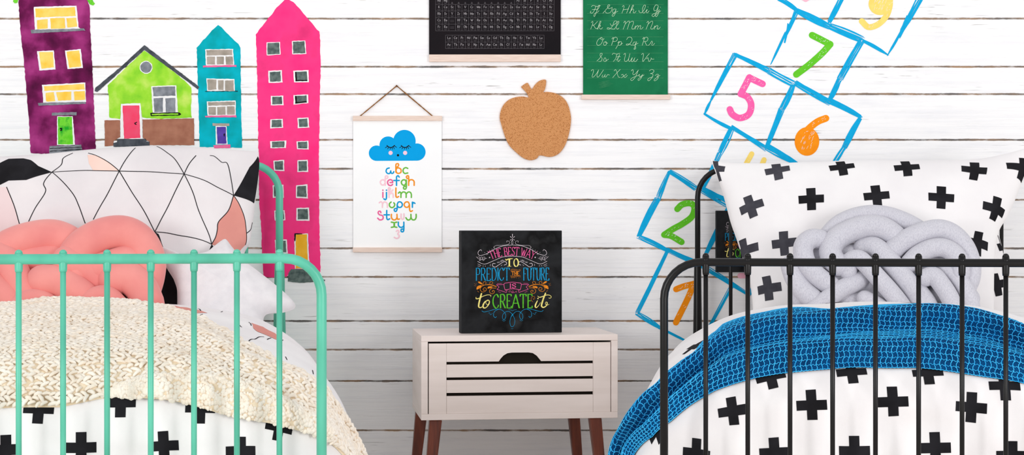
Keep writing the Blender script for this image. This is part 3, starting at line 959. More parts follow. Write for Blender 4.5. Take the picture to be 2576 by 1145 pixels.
# ------------------------------------------------------------------ bedside cabinet
M_cab = mat('cream_paint', (240, 227, 221), (232, 218, 211), 3, 0.42, stretch=(1, 1, 9), spec=0.4)
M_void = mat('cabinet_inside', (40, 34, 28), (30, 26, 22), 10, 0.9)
M_wal = mat('walnut', (126, 58, 34), [(104, 44, 24), (78, 34, 20)], 5, 0.38, 5, 0.3, 0.75, stretch=(16, 16, 1.5), spec=0.45)
YAW = math.radians(7.0)
ns_y = -0.56
fl_ = np.array(P(1059.5, 1058, ns_y))
ns_s = F / (CD + ns_y)                        # px per metre at the front left corner
NW = 494.3 / ns_s / math.cos(YAW) * 1.008
NH = (1058 - 845) / ns_s
ND = 0.415
ns = thing('nightstand', 'cream nightstand with slatted drawer front on brown splayed wooden legs', 'nightstand', (float(fl_[0]), ns_y, 0.0), YAW)
zb = float(fl_[2])
zt = zb + NH


def cab(name, boxes, m=M_cab, parent=None, bevel=0.0015):
    mb = MB()
    for q in boxes:
        mb.box(*q)
    return mb.build(name, m, parent or ns, local=True, bevel=bevel)


t_top, t_bot, t_side = 15.2 / ns_s, 15.5 / ns_s, 17 / ns_s
cab('top_board', [(0, NW, 0, ND, zt - t_top, zt)])
cab('bottom_board', [(0, NW, 0, ND, zb, zb + t_bot)])
cab('side_panel', [(0, t_side, 0.0004, ND - .001, zb + t_bot, zt - t_top)])
cab('side_panel', [(NW - t_side, NW, 0.0004, ND - .001, zb + t_bot, zt - t_top)])
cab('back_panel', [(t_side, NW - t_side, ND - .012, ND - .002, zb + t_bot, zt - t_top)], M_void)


def zy(py):
    return zb + (1058 - py) / ns_s


def ux(px):
    return (px - 1059.5) / (1553.8 - 1059.5) * NW


dr = bpy.data.objects.new('drawer', None)
COL.objects.link(dr)
dr.parent = ns
ROOT[dr.name] = ROOT[ns.name]
g = 0.0022
dl, drr = ux(1076.8) + g, ux(1537.2) - g
y0, y1 = 0.002, 0.018
sl, sr = ux(1122.5), ux(1491.6)
cab('stile', [(dl, sl, y0, y1, zy(1042.5), zy(865))], parent=dr, bevel=0.0008)
cab('stile', [(sr, drr, y0, y1, zy(1042.5), zy(865))], parent=dr, bevel=0.0008)
for a, c in ((951, 918.5), (990, 957.8), (1042.5, 998)):
    cab('slat', [(sl + .0004, sr - .0004, y0 + .0008, y1, zy(a), zy(c))], parent=dr, bevel=0.001)
mb = MB()
cut = [(857, 413), (872, 390), (895, 365), (925, 348), (960, 343), (1090, 343), (1125, 348), (1158, 370), (1178, 395), (1192, 413)]
cut = [(ux(x / 3.137 + 980), zy(y / 3.137 + 780)) for x, y in cut]
front = [(sl + .0004, zy(911.5))] + [(x, z if 0 < i < 9 else zy(911.5)) for i, (x, z) in enumerate(cut)] + [(sr - .0004, zy(911.5)), (sr - .0004, zy(865)), (sl + .0004, zy(865))]
tri = tessellate_polygon([[Vector((x, z, 0)) for x, z in front]])
n = len(front)
mb.add([(x, y0 + .0008, z) for x, z in front] + [(x, y1, z) for x, z in front],
       [tuple(t) for t in tri] + [tuple(n + i for i in t) for t in tri] + [(i, (i + 1) % n, n + (i + 1) % n, n + i) for i in range(n)])
mb.build('grip_slat', M_cab, dr, local=True)
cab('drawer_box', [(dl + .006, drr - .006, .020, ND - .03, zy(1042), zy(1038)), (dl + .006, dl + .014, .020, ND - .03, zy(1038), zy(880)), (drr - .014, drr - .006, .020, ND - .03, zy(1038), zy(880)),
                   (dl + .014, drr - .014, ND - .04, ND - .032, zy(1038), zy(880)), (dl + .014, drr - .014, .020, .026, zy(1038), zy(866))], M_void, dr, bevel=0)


def leg(xt, yt, xb, yb, w):
    mb = MB()
    zs = [zb, zb * 0.66, zb * 0.33, 0.0]
    pts = [(xt + (xb - xt) * (1 - z / zb), yt + (yb - yt) * (1 - z / zb), z) for z in zs]
    v, f = [], []
    for i, p in enumerate(pts):
        h = w / 2 * (1 - 0.1 * i)
        v += [(p[0] - h, p[1] - h, p[2]), (p[0] + h, p[1] - h, p[2]), (p[0] + h, p[1] + h, p[2]), (p[0] - h, p[1] + h, p[2])]
    for i in range(3):
        for k in range(4):
            k2 = (k + 1) % 4
            f.append((i * 4 + k, (i + 1) * 4 + k, (i + 1) * 4 + k2, i * 4 + k2))
    f += [(0, 1, 2, 3), (15, 14, 13, 12)]
    mb.add(v, f)
    mb.build('leg', M_wal, ns, local=True, bevel=0.004)


leg(ux(1097), 0.032, ux(1097) - .028, 0.018, .040)
leg(ux(1499), 0.032, ux(1499) + .028, 0.018, .040)
leg(ux(1081), ND - .05, ux(1081) - .028, ND - .035, .040)
leg(ux(1484), ND - .05, ux(1484) + .028, ND - .035, .040)

# ------------------------------------------------------------------ chalkboard canvases
M_cvs = mat('blackboard_canvas', (28, 28, 30), [(38, 39, 41), (18, 18, 19), (50, 51, 52)], 9, 0.85, 7, 0.3, 0.75)
M_edge = mat('canvas_edge', (44, 45, 47), (54, 55, 57), 20, 0.85)
A_ = {'pink': mat('chalk_pink', (238, 96, 158), (216, 84, 142), 160), 'white': mat('chalk_white', (226, 214, 220), (190, 180, 188), 160), 'yellow': mat('chalk_yellow', (246, 232, 140), (226, 210, 116), 160),
      'blue': mat('chalk_blue', (24, 156, 206), (18, 128, 176), 160), 'orange': mat('chalk_orange', (236, 142, 36), (206, 118, 28), 160), 'green': mat('chalk_green', (96, 196, 50), (78, 168, 42), 160)}
A_m = [M_cvs, M_edge] + list(A_.values())
PK, WH, YE, BL, OR, GR = 2, 3, 4, 5, 6, 7
CA = crop(9.54, 1170, 580)
CB = crop(7.632, 1170, 690)


def canvas_art(ink):
    def ln(pts, hw, mi, **k):
        ink.line(pts, hw, mi, **k)

    def mir(pts, ax):
        return [(2 * ax - x, y) for x, y in pts]

    def arc_map(u, v):
        x = 628 + (1640 - 628) * u
        t = (x - 1132) / 500
        y = 603 + 88 * t * t
        hgt = 200 - 22 * t * t
        return CA(x + 78 * t * v, y - hgt * v)[0]
    text(ink, "THE BEST WAY", arc_map, 0.95, 0.3, PK, 10)
    ax = 1170 + 1135 / 9.54
    arc = CA(395, 492, 372, 465, 318, 505, 312, 570, 370, 602, 520, 555, 700, 455, 900, 378, 1130, 352)
    low = CA(300, 742, 400, 792, 500, 800, 700, 718, 900, 640, 1130, 616)
    flank = CA(935, 830, 985, 812, 990, 768, 930, 750, 800, 828, 722, 876, 655, 846, 668, 790, 720, 795)
    shoulder = CA(1000, 292, 1000, 258, 1046, 262, 1066, 300, 1030, 340, 880, 362, 750, 366, 690, 396, 690, 430)
    for side in (0, 1):
        f = (lambda p: mir(p, ax)) if side else (lambda p: p)
        ln(f(arc), 0.5, WH)
        ln(f(low), 0.5, WH)
        ln(f(flank), 0.6, WH)
        ln(f(shoulder), 0.32, WH)
        ln(f(CA(1085, 155, 1118, 178)), [0.8, 0.3], WH, curve=False)
        for k in range(5):
            q, = f(CA(470 + k * 58, 530 - k * 26))
            ink.disc(q[0], q[1], 0.7, WH, n=8)
        q, = f(CA(585, 650))
        ink.disc(q[0], q[1], 1.6, WH, n=12)
        ln(f(CA(265, 632, 340, 690, 430, 690, 515, 665)), 0.3, WH)
        for a in ((300, 640, 345, 635, 350, 680), (370, 690, 360, 655, 400, 635, 410, 690), (430, 688, 420, 650, 470, 640, 470, 680), (350, 700, 340, 725, 380, 712), (420, 695, 430, 722, 470, 695)):
            ln(f(CA(*a)), 0.28, WH)
        for a in ((300, 800, 380, 838), (300, 848, 360, 862), (850, 728, 905, 705), (840, 755, 940, 715), (862, 845, 885, 825)):
            ln(f(CA(*a)), 0.35, WH, curve=False)
        ln(f(CA(765, 775, 785, 755, 790, 780, 815, 750, 820, 775)), 0.25, WH)
        for a in ((430, 850), (482, 852)):
            q, = f(CA(*a))
            ink.disc(q[0], q[1], 0.9, WH, n=8)
        ln(f(CA(610, 850, 595, 830, 612, 805)), 0.3, WH)
        ln(f(CA(515, 590, 520, 560, 548, 575, 520, 560)), 0.3, WH)
    ln(CA(1135, 100, 1135, 172), [0.9, 0.9, 0.35], WH, curve=False)
    q, = CA(1135, 206)
    ink.disc(q[0], q[1], 1.2, WH, n=12)
    ln(CA(1080, 250, 1085, 228, 1120, 232, 1145, 270, 1145, 320, 1130, 335, 1112, 320, 1115, 270, 1150, 228, 1180, 226, 1188, 248), 0.35, WH)
    # TO
    ln(CA(1060, 690, 1060, 858), 1.9, YE, curve=False, cap=False)
    ln(CA(970, 690, 985, 712, 1030, 690, 1090, 682, 1140, 678), [0.8, 1.3, 1.3, 0.6], YE)
    ln(CA(1015, 860, 1105, 860), 0.5, YE, curve=False)
    oo = [CA(1222 + 52 * math.cos(a), 772 + 92 * math.sin(a))[0] for a in np.linspace(0, 2 * PI, 17)[:-1]]
    ln(oo, 1.5, YE, closed=True, nib=0.5)
    ln(CA(1275, 715, 1295, 770, 1280, 830, 1250, 872), 0.3, YE)
    # PREDICT the FUTURE
    for s, x0, x1 in (("PREDICT", 1195.5, 1281), ("FUTURE", 1315.5, 1381.5)):
        flat_text(ink, s, x0, x1, 705.3, 31, 1.3, 0.3, BL, 9)
    flat_text(ink, "THE", 1287, 1305.5, 693, 10, 0.9, 0.35, OR, 12)
    for y0_, a in ((940, 1), (968, 1), (1085, -1), (1110, -1)):
        ln(CA(1090, y0_, 1150, y0_ - 14 * a, 1215, y0_, 1270, y0_ + 12 * a, 1330, y0_ - 4 * a), 0.3, OR)
    for k in range(4):
        q, = CA(1120 + k * 55, 1138)
        ink.disc(q[0], q[1], 0.5, OR, n=8)
    # ribbon with IS
    bx = 1170 + 912 / 7.632
    ln(CB(760, 170, 910, 150, 1070, 170), 0.6, PK)
    ln(CB(768, 298, 910, 276, 1055, 296), 0.6, PK)
    for side in (0, 1):
        f = (lambda p: mir(p, bx)) if side else (lambda p: p)
        ln(f(CB(762, 168, 745, 190, 752, 250, 768, 300)), 0.6, PK)
        ln(f(CB(742, 192, 600, 196)), 0.5, PK, curve=False)
        ln(f(CB(600, 196, 652, 243)), 0.5, PK, curve=False)
        ln(f(CB(652, 243, 610, 285)), 0.5, PK, curve=False)
        ln(f(CB(610, 285, 790, 345)), 0.5, PK, curve=False)
        ln(f(CB(790, 345, 805, 305, 768, 298)), 0.5, PK, curve=False)
        ln(f(CB(612, 175, 700, 172)), 0.3, PK, curve=False)
        ln(f(CB(630, 325, 680, 345)), 0.3, PK, curve=False)
        # orange scrolls
        ln(f(CB(600, 240, 500, 205, 390, 198, 310, 235, 288, 290, 330, 332, 390, 315, 408, 275, 375, 252, 345, 272, 352, 300, 378, 298)), 0.5, OR)
        ln(f(CB(590, 262, 520, 262, 470, 300, 475, 348, 520, 368, 560, 340, 548, 305, 518, 315, 525, 335)), 0.5, OR)
        ln(f(CB(345, 190, 350, 148, 385, 138, 402, 165, 385, 182)), 0.4, OR)
        ln(f(CB(470, 180, 478, 145, 515, 140, 530, 165, 508, 182)), 0.4, OR)
        ln(f(CB(600, 228, 480, 190, 370, 200, 290, 208)), 0.4, OR)
        ink.fill(f(cr(CB(248, 138, 282, 138, 318, 165, 332, 186, 290, 178, 258, 160), 4, True).tolist()), OR)
        ink.fill(f(cr(CB(308, 208, 300, 245, 265, 270, 222, 286, 222, 245, 250, 216), 4, True).tolist()), OR)
        ink.fill(f(cr(CB(432, 268, 440, 235, 490, 226, 528, 236, 500, 258, 470, 262), 4, True).tolist()), OR)
        for a in ((182, 178), (200, 195), (178, 212), (212, 180), (205, 218)):
            q, = f(CB(*a))
            ink.disc(q[0], q[1], 0.55, OR, n=8)
        ln(f(CB(235, 312, 262, 335)), 0.3, OR, curve=False)
        # blue flourish
        ln(f(CB(548, 760, 545, 740, 575, 695, 640, 662)), 0.45, BL)
        ln(f(CB(600, 800, 578, 822, 548, 795, 545, 755)), 0.5, BL)
        ln(f(CB(320, 690, 360, 712, 450, 695, 560, 665, 640, 660, 710, 682, 765, 740, 780, 800, 748, 862, 715, 825, 728, 755, 790, 708, 850, 712, 895, 750, 930, 800)), 0.5, BL)
        ln(f(CB(445, 735, 470, 728, 480, 765, 505, 755, 520, 740)), 0.3, BL)
        ln(f(CB(715, 872, 745, 888, 775, 870)), 0.3, BL)
    ln(CB(930, 800, 955, 880, 942, 960, 902, 1000, 868, 965, 860, 890, 880, 810, 912, 752), 0.5, BL)
    ln(CB(830, 672, 885, 680, 908, 695, 935, 680, 990, 672), 0.3, BL)
    ln(CB(885, 1030, 905, 1038, 922, 1030), 0.3, BL)
    ln(CB(850, 345, 838, 320, 870, 315, 885, 345, 920, 350, 925, 320, 900, 320, 905, 345, 950, 345, 985, 320, 985, 350), 0.3, PK)
    flat_text(ink, "IS", 1280.5, 1297.5, 724, 10.5, 1.15, 0.45, PK, 12)
    flat_text(ink, "CREATE", 1238.5, 1339, 774, 34, 1.7, 0.38, GR, 8)
    # script words
    ln(CB(312, 365, 285, 460, 262, 560, 262, 615, 300, 628, 345, 595), [1.9, 1.9, 1.9, 1.7, 1.1, 0.4], YE)
    ln(CB(208, 430, 212, 458, 260, 455, 340, 415, 430, 388, 490, 398, 488, 425), [0.5, 1.2, 1.1, 0.8, 0.7, 0.7, 0.4], YE)
    ln(CB(440, 495, 385, 515, 345, 580, 352, 630, 400, 628, 455, 560, 462, 505, 425, 485, 395, 530, 420, 575, 462, 545), [0.5, 1.4, 1.9, 1.7, 1.0, 1.3, 1.2, 0.6, 0.6, 0.6, 0.5], YE)
    ln(CB(1392, 505, 1360, 570, 1350, 618, 1375, 635, 1420, 590, 1450, 540), [0.9, 1.8, 1.8, 1.1, 0.5, 0.4], YE)
    q, = CB(1402, 464)
    ink.disc(q[0], q[1], 1.7, YE, n=12)
    ln(CB(1548, 365, 1510, 460, 1478, 560, 1472, 610, 1510, 634, 1565, 600, 1582, 545, 1555, 535, 1548, 570, 1580, 590, 1618, 575), [1.7, 1.9, 1.9, 1.8, 1.4, 1.2, 1.0, 0.7, 0.7, 0.7, 0.4], YE)
    ln(CB(1395, 415, 1425, 440, 1480, 430, 1560, 400, 1625, 402, 1660, 432, 1640, 460, 1612, 455), [0.4, 0.9, 1.1, 0.9, 0.7, 0.7, 0.6, 0.6], YE)
    ln(CB(1300, 525, 1270, 490, 1280, 440, 1325, 425, 1340, 460, 1315, 480, 1308, 460), 0.3, OR)


def canvas(label, corner, size_px, depth, y, yaw, px_full=(1160, 581, 255)):
    """square stretched canvas; corner is the photo pixel of the lower-left front corner"""
    X0, Y0, WP = px_full
    s = F / (CD + y)
    w = size_px / s / math.cos(yaw)
    p = P(corner[0], corner[1], y)
    r = thing('canvas_print', label, 'canvas print', p, yaw, 'chalkboard lettering canvases')
    mb = MB()
    mb.box(0, w, 0, depth, 0, w, 1)
    mb.build('wrapped_frame', [M_cvs, M_edge], r, local=True, bevel=0.002)
    mb = MB()
    k = w / WP
    fr = lambda x, yy, h: ((x - X0) * k, -0.0005 - h, w - (yy - Y0) * k)
    mb.add([(0.002, -.0005, .002), (w - .002, -.0005, .002), (w - .002, -.0005, w - .002), (0.002, -.0005, w - .002), (0.002, .001, .002), (w - .002, .001, .002), (w - .002, .001, w - .002), (0.002, .001, w - .002)],
           [(0, 1, 2, 3), (0, 4, 5, 1), (1, 5, 6, 2), (2, 6, 7, 3), (3, 7, 4, 0)], 0)
    canvas_art(Ink(mb, fr, 0.0003))
    mb.build('printed_face', A_m, r, local=True)
    return r


cv = canvas('black canvas with coloured chalk lettering standing on the cream nightstand', (1160, 835), 255, 0.052, -0.44, math.radians(10))
cv.location.z = zt + 0.0005
canvas('small black lettered canvas on the wall, half hidden behind the right pillow', (1801.5, 685), 155, 0.026, -0.030, 0.0)
# ------------------------------------------------------------------ metal beds
SL, SRT = 0.1003, 0.0994


class Frame:
    """bed axes: u to the right along the footboard, v from foot to head"""

    def __init__(s, post_px, headx_px, y_foot, y_head, right_post):
        a = np.array(P(post_px, 572, y_foot))[:2]
        h = np.array(P(headx_px, 572, y_head))[:2]
        v = h - a
        s.len = float(np.linalg.norm(v))
        s.v = v / s.len
        s.u = np.array((s.v[1], -s.v[0]))
        s.yaw = math.atan2(s.u[1], s.u[0])
        s.W = 1.13
        s.o = a - s.u * s.W / 2 if right_post else a + s.u * s.W / 2

    def at(s, u, v, z):
        u, v, z = np.broadcast_arrays(np.asarray(u, float), np.asarray(v, float), np.asarray(z, float))
        return np.stack([s.o[0] + u * s.u[0] + v * s.v[0], s.o[1] + u * s.u[1] + v * s.v[1], z], -1)


FL = Frame(809, 703, -2.0, -0.09, True)
FR = Frame(1670.5, 1755, -2.0, -0.09, False)


def arch(f, v, zt, r, zb=0.0, hw=None):
    hw = f.W / 2 if hw is None else hw
    p = [(-hw, zb)]
    for a in np.linspace(PI, PI / 2, 9):
        p.append((-hw + r + r * math.cos(a), zt - r + r * math.sin(a)))
    for a in np.linspace(PI / 2, 0, 9):
        p.append((hw - r + r * math.cos(a), zt - r + r * math.sin(a)))
    p.append((hw, zb))
    p = np.array(p)
    return f.at(p[:, 0], v, p[:, 1])


def bed(f, label, M, zrail, zhead, r_rail, r_sp, r_cap, r_head, r_hsp, step, sgn, lowhead):
    b = thing('metal_bed', label, 'bed', (float(f.o[0]), float(f.o[1]), 0), f.yaw)
    mb = MB()
    tube(mb, arch(f, 0, zrail, 0.088), r_rail, 20)
    mb.build('footboard_tube', M, b, smooth=True)
    mb = MB()
    tube(mb, f.at([-f.W / 2, f.W / 2], 0, 0.20), r_rail * .9, 16)
    mb.build('footboard_lower_rail', M, b, smooth=True)
    us = [sgn * f.W / 2 - sgn * step * (k + 1) * (1 if k else 1) for k in range(int((f.W - .05) / step))]
    for u in us:
        mb = MB()
        tube(mb, f.at([u, u], 0, [0.20, zrail - 0.02]), r_sp, 12)
        o = mb.build('spindle', M, b, smooth=True)
        mb = MB()
        z = np.array([zrail - 0.030, zrail - 0.024, zrail + 0.004, zrail + 0.014])
        tube(mb, f.at(u, 0, z), np.array([r_cap * .9, r_cap, r_cap * 1.08, r_cap]), 14, dome=False)
        top = np.array([zrail + 0.014, zrail + .019, zrail + .022])
        tube(mb, f.at(u, 0, top), np.array([r_cap, r_cap * .8, r_cap * .35]), 14)
        mb.build('spindle_cap', M, o, smooth=True)
    vh = f.len
    mb = MB()
    tube(mb, arch(f, vh, zhead, 0.10, zb=0.55), r_head, 20)
    mb.build('headboard_tube', M, b, smooth=True)
    for s in (-1, 1):
        mb = MB()
        z = np.array([0.79, 0.77, 0.60, 0.45, 0.25, 0.0])
        rr = r_head * np.array([1.05, 1.3, 1.55, 1.8, 1.9, 1.9])
        tube(mb, f.at(s * f.W / 2 + s * lowhead * (0.8 - z), vh - 0.004, z), rr, 18)
        mb.build('headboard_leg', M, b, smooth=True)
    mb = MB()
    tube(mb, f.at([-f.W / 2, f.W / 2], vh, 0.36), r_head * .8, 14)
    mb.build('headboard_lower_rail', M, b, smooth=True)
    st = 0.1135
    for k in range(int((f.W - .05) / st)):
        u = sgn * f.W / 2 - sgn * st * (k + 1)
        mb = MB()
        tube(mb, f.at([u, u], vh, [0.36, zhead - .005]), r_hsp, 10)
        mb.build('headboard_spindle', M, b, smooth=True)
    for s in (-1, 1):
        mb = MB()
        c = f.at(s * (f.W / 2 - .012), np.array([0.0, vh]), 0.30)
        tube(mb, c, 0.014, 12)
        mb.build('side_rail', M, b, smooth=True)
    return b


M_mint = mat('mint_enamel', (98, 198, 170), [(86, 186, 158), (76, 170, 144)], 9, 0.38, stretch=(1, 1, .4), spec=0.5)
M_black = mat('black_enamel', (16, 14, 15), (11, 10, 11), 14, 0.32, spec=0.3)
bed(FL, 'mint green metal bed at left with cream knit blanket on it', M_mint, P(0, 650, -2.0)[2], P(0, 414, -0.10)[2], 0.0122, 0.0070, 0.0092, 0.0130, 0.0068, SL, 1, -0.00)
bed(FR, 'black metal bed at right with blue net blanket on it', M_black, P(0, 659.5, -2.0)[2], P(0, 424, -0.10)[2], 0.0098, 0.0058, 0.0082, 0.0094, 0.0066, SRT, -1, 0.0)


# ------------------------------------------------------------------ cloth surfaces
class Surf:
    def __init__(s, f, na, nb, flip=False):
        s.a = np.linspace(0, 1, na)
        s.b = np.linspace(0, 1, nb)
        A, B = np.meshgrid(s.a, s.b, indexing='ij')
        s.p = f(A, B)
        ga, gb = np.gradient(s.p, axis=0), np.gradient(s.p, axis=1)
        n = np.cross(ga, gb)
        n /= np.linalg.norm(n, axis=-1)[..., None] + 1e-12
        s.n = -n if flip else n
        s.na, s.nb = na, nb
        s.px = proj(s.p)
        view = s.p - np.array((0, -CD, EZ))
        s.facing = (s.n * view).sum(-1) < 0

    def at(s, a, b, h=0.0):
        a = np.clip(np.asarray(a, float), 0, 1) * (s.na - 1)
        b = np.clip(np.asarray(b, float), 0, 1) * (s.nb - 1)
        i, j = np.minimum(a.astype(int), s.na - 2), np.minimum(b.astype(int), s.nb - 2)
        u, v = (a - i)[..., None], (b - j)[..., None]

        def q(g):
            return g[i, j] * (1 - u) * (1 - v) + g[i + 1, j] * u * (1 - v) + g[i, j + 1] * (1 - u) * v + g[i + 1, j + 1] * u * v
        h = np.asarray(h, float)
        return q(s.p) + q(s.n) * (h[..., None] if h.ndim else h)

    def inv(s, px, py, facing=True):
        d = (s.px[..., 0] - px) ** 2 + (s.px[..., 1] - py) ** 2
        if facing:
            d = np.where(s.facing, d, d + 1e7)
        i, j = np.unravel_index(np.argmin(d), d.shape)
        J = None
        a, b = s.a[i], s.b[j]
        for _ in range(3):            # refine
            e = 1e-3
            p0 = proj(s.at(a, b))
            ja = (proj(s.at(a + e, b)) - p0) / e
            jb = (proj(s.at(a, b + e)) - p0) / e
            M = np.array([ja, jb]).T
            r = np.array((px, py)) - p0
            if abs(np.linalg.det(M)) < 1e3:
                break
            da, db = np.linalg.solve(M, r)
            a = min(1, max(0, a + max(-.01, min(.01, da))))
            b = min(1, max(0, b + max(-.01, min(.01, db))))
        return a, b

    def mesh(s, mb, mi=0, wrap=False):
        v = s.p.reshape(-1, 3)
        nb = s.nb
        f = [(i * nb + j, (i + 1) * nb + j, (i + 1) * nb + j + 1, i * nb + j + 1) for i in range(s.na - 1) for j in range(nb - 1)]
        mb.add(v, f, mi)

    def cross(s, mb, px, py, size, rot, mi, bar=0.36, h=0.0009, squash=1.0, seed=0):
        """a printed cross of true size lying on the cloth"""
        a0, b0 = s.inv(px, py)
        e = 2e-3
        c = s.at(a0, b0)
        ta = (s.at(min(1, a0 + e), b0) - s.at(max(0, a0 - e), b0)) / (min(1, a0 + e) - max(0, a0 - e))
        tb = (s.at(a0, min(1, b0 + e)) - s.at(a0, max(0, b0 - e))) / (min(1, b0 + e) - max(0, b0 - e))
        J = np.stack([ta, tb], -1)
        n = s.at(a0, b0, 1.0) - c
        x = np.array((1.0, 0, 0)) - n * n[0]
        x /= np.linalg.norm(x)
        y = np.cross(n, x)
        if y[2] < 0:
            y = -y
        Ji = np.linalg.pinv(J)
        H, w = size / 2, size * bar / 2
        rng = random.Random(int(px * 7 + py))
        k = 4
        for (x0, x1, y0, y1) in ((-w, w, -H, H), (-H, -w, -w, w), (w, H, -w, w)):
            nx, ny = (k, 3 * k) if x1 - x0 < y1 - y0 and y1 - y0 > size * .9 else (k, k)
            X, Y = np.meshgrid(np.linspace(x0, x1, nx + 1), np.linspace(y0, y1, ny + 1), indexing='ij')
            r = rot + 0.05 * math.sin(px)
            XX, YY = X * math.cos(r) - Y * math.sin(r), X * math.sin(r) + Y * math.cos(r)
            d = XX[..., None] * x + YY[..., None] * y * squash
            ab = np.einsum('kl,ijl->ijk', Ji, d)
            pts = s.at(a0 + ab[..., 0], b0 + ab[..., 1], h).reshape(-1, 3)
            m = ny + 1
            mb.add(pts, [(i * m + j, (i + 1) * m + j, (i + 1) * m + j + 1, i * m + j + 1) for i in range(nx) for j in range(ny)], mi)

    def stroke(s, mb, pts, hw, mi, h=0.001, curve=True):
        """a drawn line through photo pixels, laid on the cloth with half width hw metres"""
        ab = np.array([s.inv(x, y) for x, y in pts])
        ab = cr(ab, 8) if curve and len(ab) > 2 else resample(ab, 14)
        c = s.at(ab[:, 0], ab[:, 1], h)
        n = s.at(ab[:, 0], ab[:, 1], 1.0) - s.at(ab[:, 0], ab[:, 1])
        t = np.gradient(c, axis=0)
        q = np.cross(n, t)
        q /= np.linalg.norm(q, axis=1)[:, None] + 1e-12
        v = np.empty((2 * len(c), 3))
        v[0::2], v[1::2] = c + q * hw, c - q * hw
        mb.add(v, [(2 * i, 2 * i + 2, 2 * i + 3, 2 * i + 1) for i in range(len(c) - 1)], mi)

    def area(s, mb, pts, mi, h=0.0007, n=36):
        """a printed patch: the outline in photo pixels, filled cell by cell on the cloth"""
        ab = np.array([s.inv(x, y) for x, y in pts])
        ab = np.vstack([resample(np.vstack([ab[i], ab[(i + 1) % len(ab)]]), 5)[:-1] for i in range(len(ab))])
        tri = tessellate_polygon([[Vector((x, y, 0)) for x, y in ab]])
        v, f = [tuple(q) for q in ab], [tuple(t) for t in tri]
        cache = {}

        def mid(i, j):
            k = (min(i, j), max(i, j))
            if k not in cache:
                v.append(((v[i][0] + v[j][0]) / 2, (v[i][1] + v[j][1]) / 2))
                cache[k] = len(v) - 1
            return cache[k]
        for _ in range(3):
            cache = {}
            g = []
            for a, b, c in f:
                x, y, z = mid(a, b), mid(b, c), mid(c, a)
                g += [(a, x, z), (x, b, y), (z, y, c), (x, y, z)]
            f = g
        q = np.array(v)
        mb.add(s.at(q[:, 0], q[:, 1], h), f, mi)


def wrinkle(x, y, seed, n=14, f0=4.0, f1=16.0, aniso=1.0, ang=None):
    rng = np.random.RandomState(seed)
    out = np.zeros_like(x)
    for _ in range(n):
        k = rng.uniform(f0, f1)
        a = rng.uniform(0, PI) if ang is None else rng.normal(ang, .35)
        ph = rng.uniform(0, 2 * PI)
        out += np.sin(2 * PI * k * (x * math.cos(a) * aniso + y * math.sin(a)) + ph + 1.5 * np.sin(2 * PI * 1.3 * (x + y) + ph)) / k
    return out * f0 / n * 2


# ---- duvets
_side = cr(np.array([(0, .670), (.16, .668), (.30, .658), (.42, .632), (.52, .588), (.60, .53), (.66, .44), (.705, .33), (.735, .24), (.75, .16)]), 8)
_side = resample(_side, 120)
_top = cr(np.array([(.082, .16), (.074, .30), (.076, .40), (.092, .49), (.15, .555), (.26, .596), (.45, .632), (.8, .660), (1.1, .672), (1.33, .668), (1.42, .655)]), 8)
_top = resample(_top, 200)


def duvet_fn(f, seed, dz=0.0, flare=0.0):
    def fn(A, B):
        c = 2 * A - 1
        q = np.abs(c)
        i = np.linspace(0, 1, 120)
        su = np.interp(q, i, _side[:, 0])
        sz = np.interp(q, i, _side[:, 1])
        j = np.linspace(0, 1, 200)
        v = np.interp(B, j, _top[:, 0])
        zt = np.interp(B, j, _top[:, 1])
        k = (sz - .16) / (.670 - .16)
        foot = np.clip(1 - (v - .07) / .45, 0, 1)
        u = np.sign(c) * su * (1 - .06 * foot * (q > .0)) * (1 + flare * np.clip((v - .2) / 1.0, 0, 1) * (q ** 4))
        vv = v + .20 * foot * np.clip((su - .40) / .35, 0, 1) ** 2
        z = .16 + (zt + dz - .16) * k
        w = wrinkle(u * 1.0, v, seed, 12, 1.2, 4.0) * .010 + wrinkle(u, v + z, seed + 9, 16, 5, 14, .35) * .0045
        p = f.at(u, vv, z)
        nz = np.clip(k, 0, 1)
        p[..., 2] += w * nz
        fv = np.clip(1 - (v - .07) / .08, 0, 1)
        tuck = (wrinkle(u * .6, z * 2.2, seed + 3, 10, 2, 7, .4) * .009 + wrinkle(u * .3, z * 1.6, seed + 4, 12, 4, 11, 1.5) * .008) * fv
        p[..., 0] -= f.v[0] * tuck
        p[..., 1] -= f.v[1] * tuck
        out = (1 - nz) * (w * 1.5)
        p[..., 0] += f.u[0] * out * np.sign(c)
        p[..., 1] += f.u[1] * out * np.sign(c)
        return p
    return fn


SDL = Surf(duvet_fn(FL, 5), 260, 300)
SDR = Surf(duvet_fn(FR, 11), 260, 300)
if (SDL.n[130, 200, 2] < 0):
    SDL.n *= -1
    SDL.facing = ~SDL.facing
if (SDR.n[130, 200, 2] < 0):
    SDR.n *= -1
    SDR.facing = ~SDR.facing
M_cot = mat('white_cotton', (243, 240, 240), (236, 232, 233), 5, 0.85, sheen=0.1, bump=0.12, bscale=900)
M_cross = mat('black_print', (24, 23, 26), (36, 35, 39), 14, 0.85)
M_coral = mat('coral_print', (226, 154, 142), (216, 144, 134), 10, 0.85)
M_peach = mat('peach_print', (250, 214, 202), (246, 204, 190), 10, 0.85)
M_pale = mat('pale_pink_print', (232, 210, 210), (226, 202, 203), 10, 0.85)
C3 = crop(2.6833, 0, 725)
CR = crop(2.5354, 1560, 725)
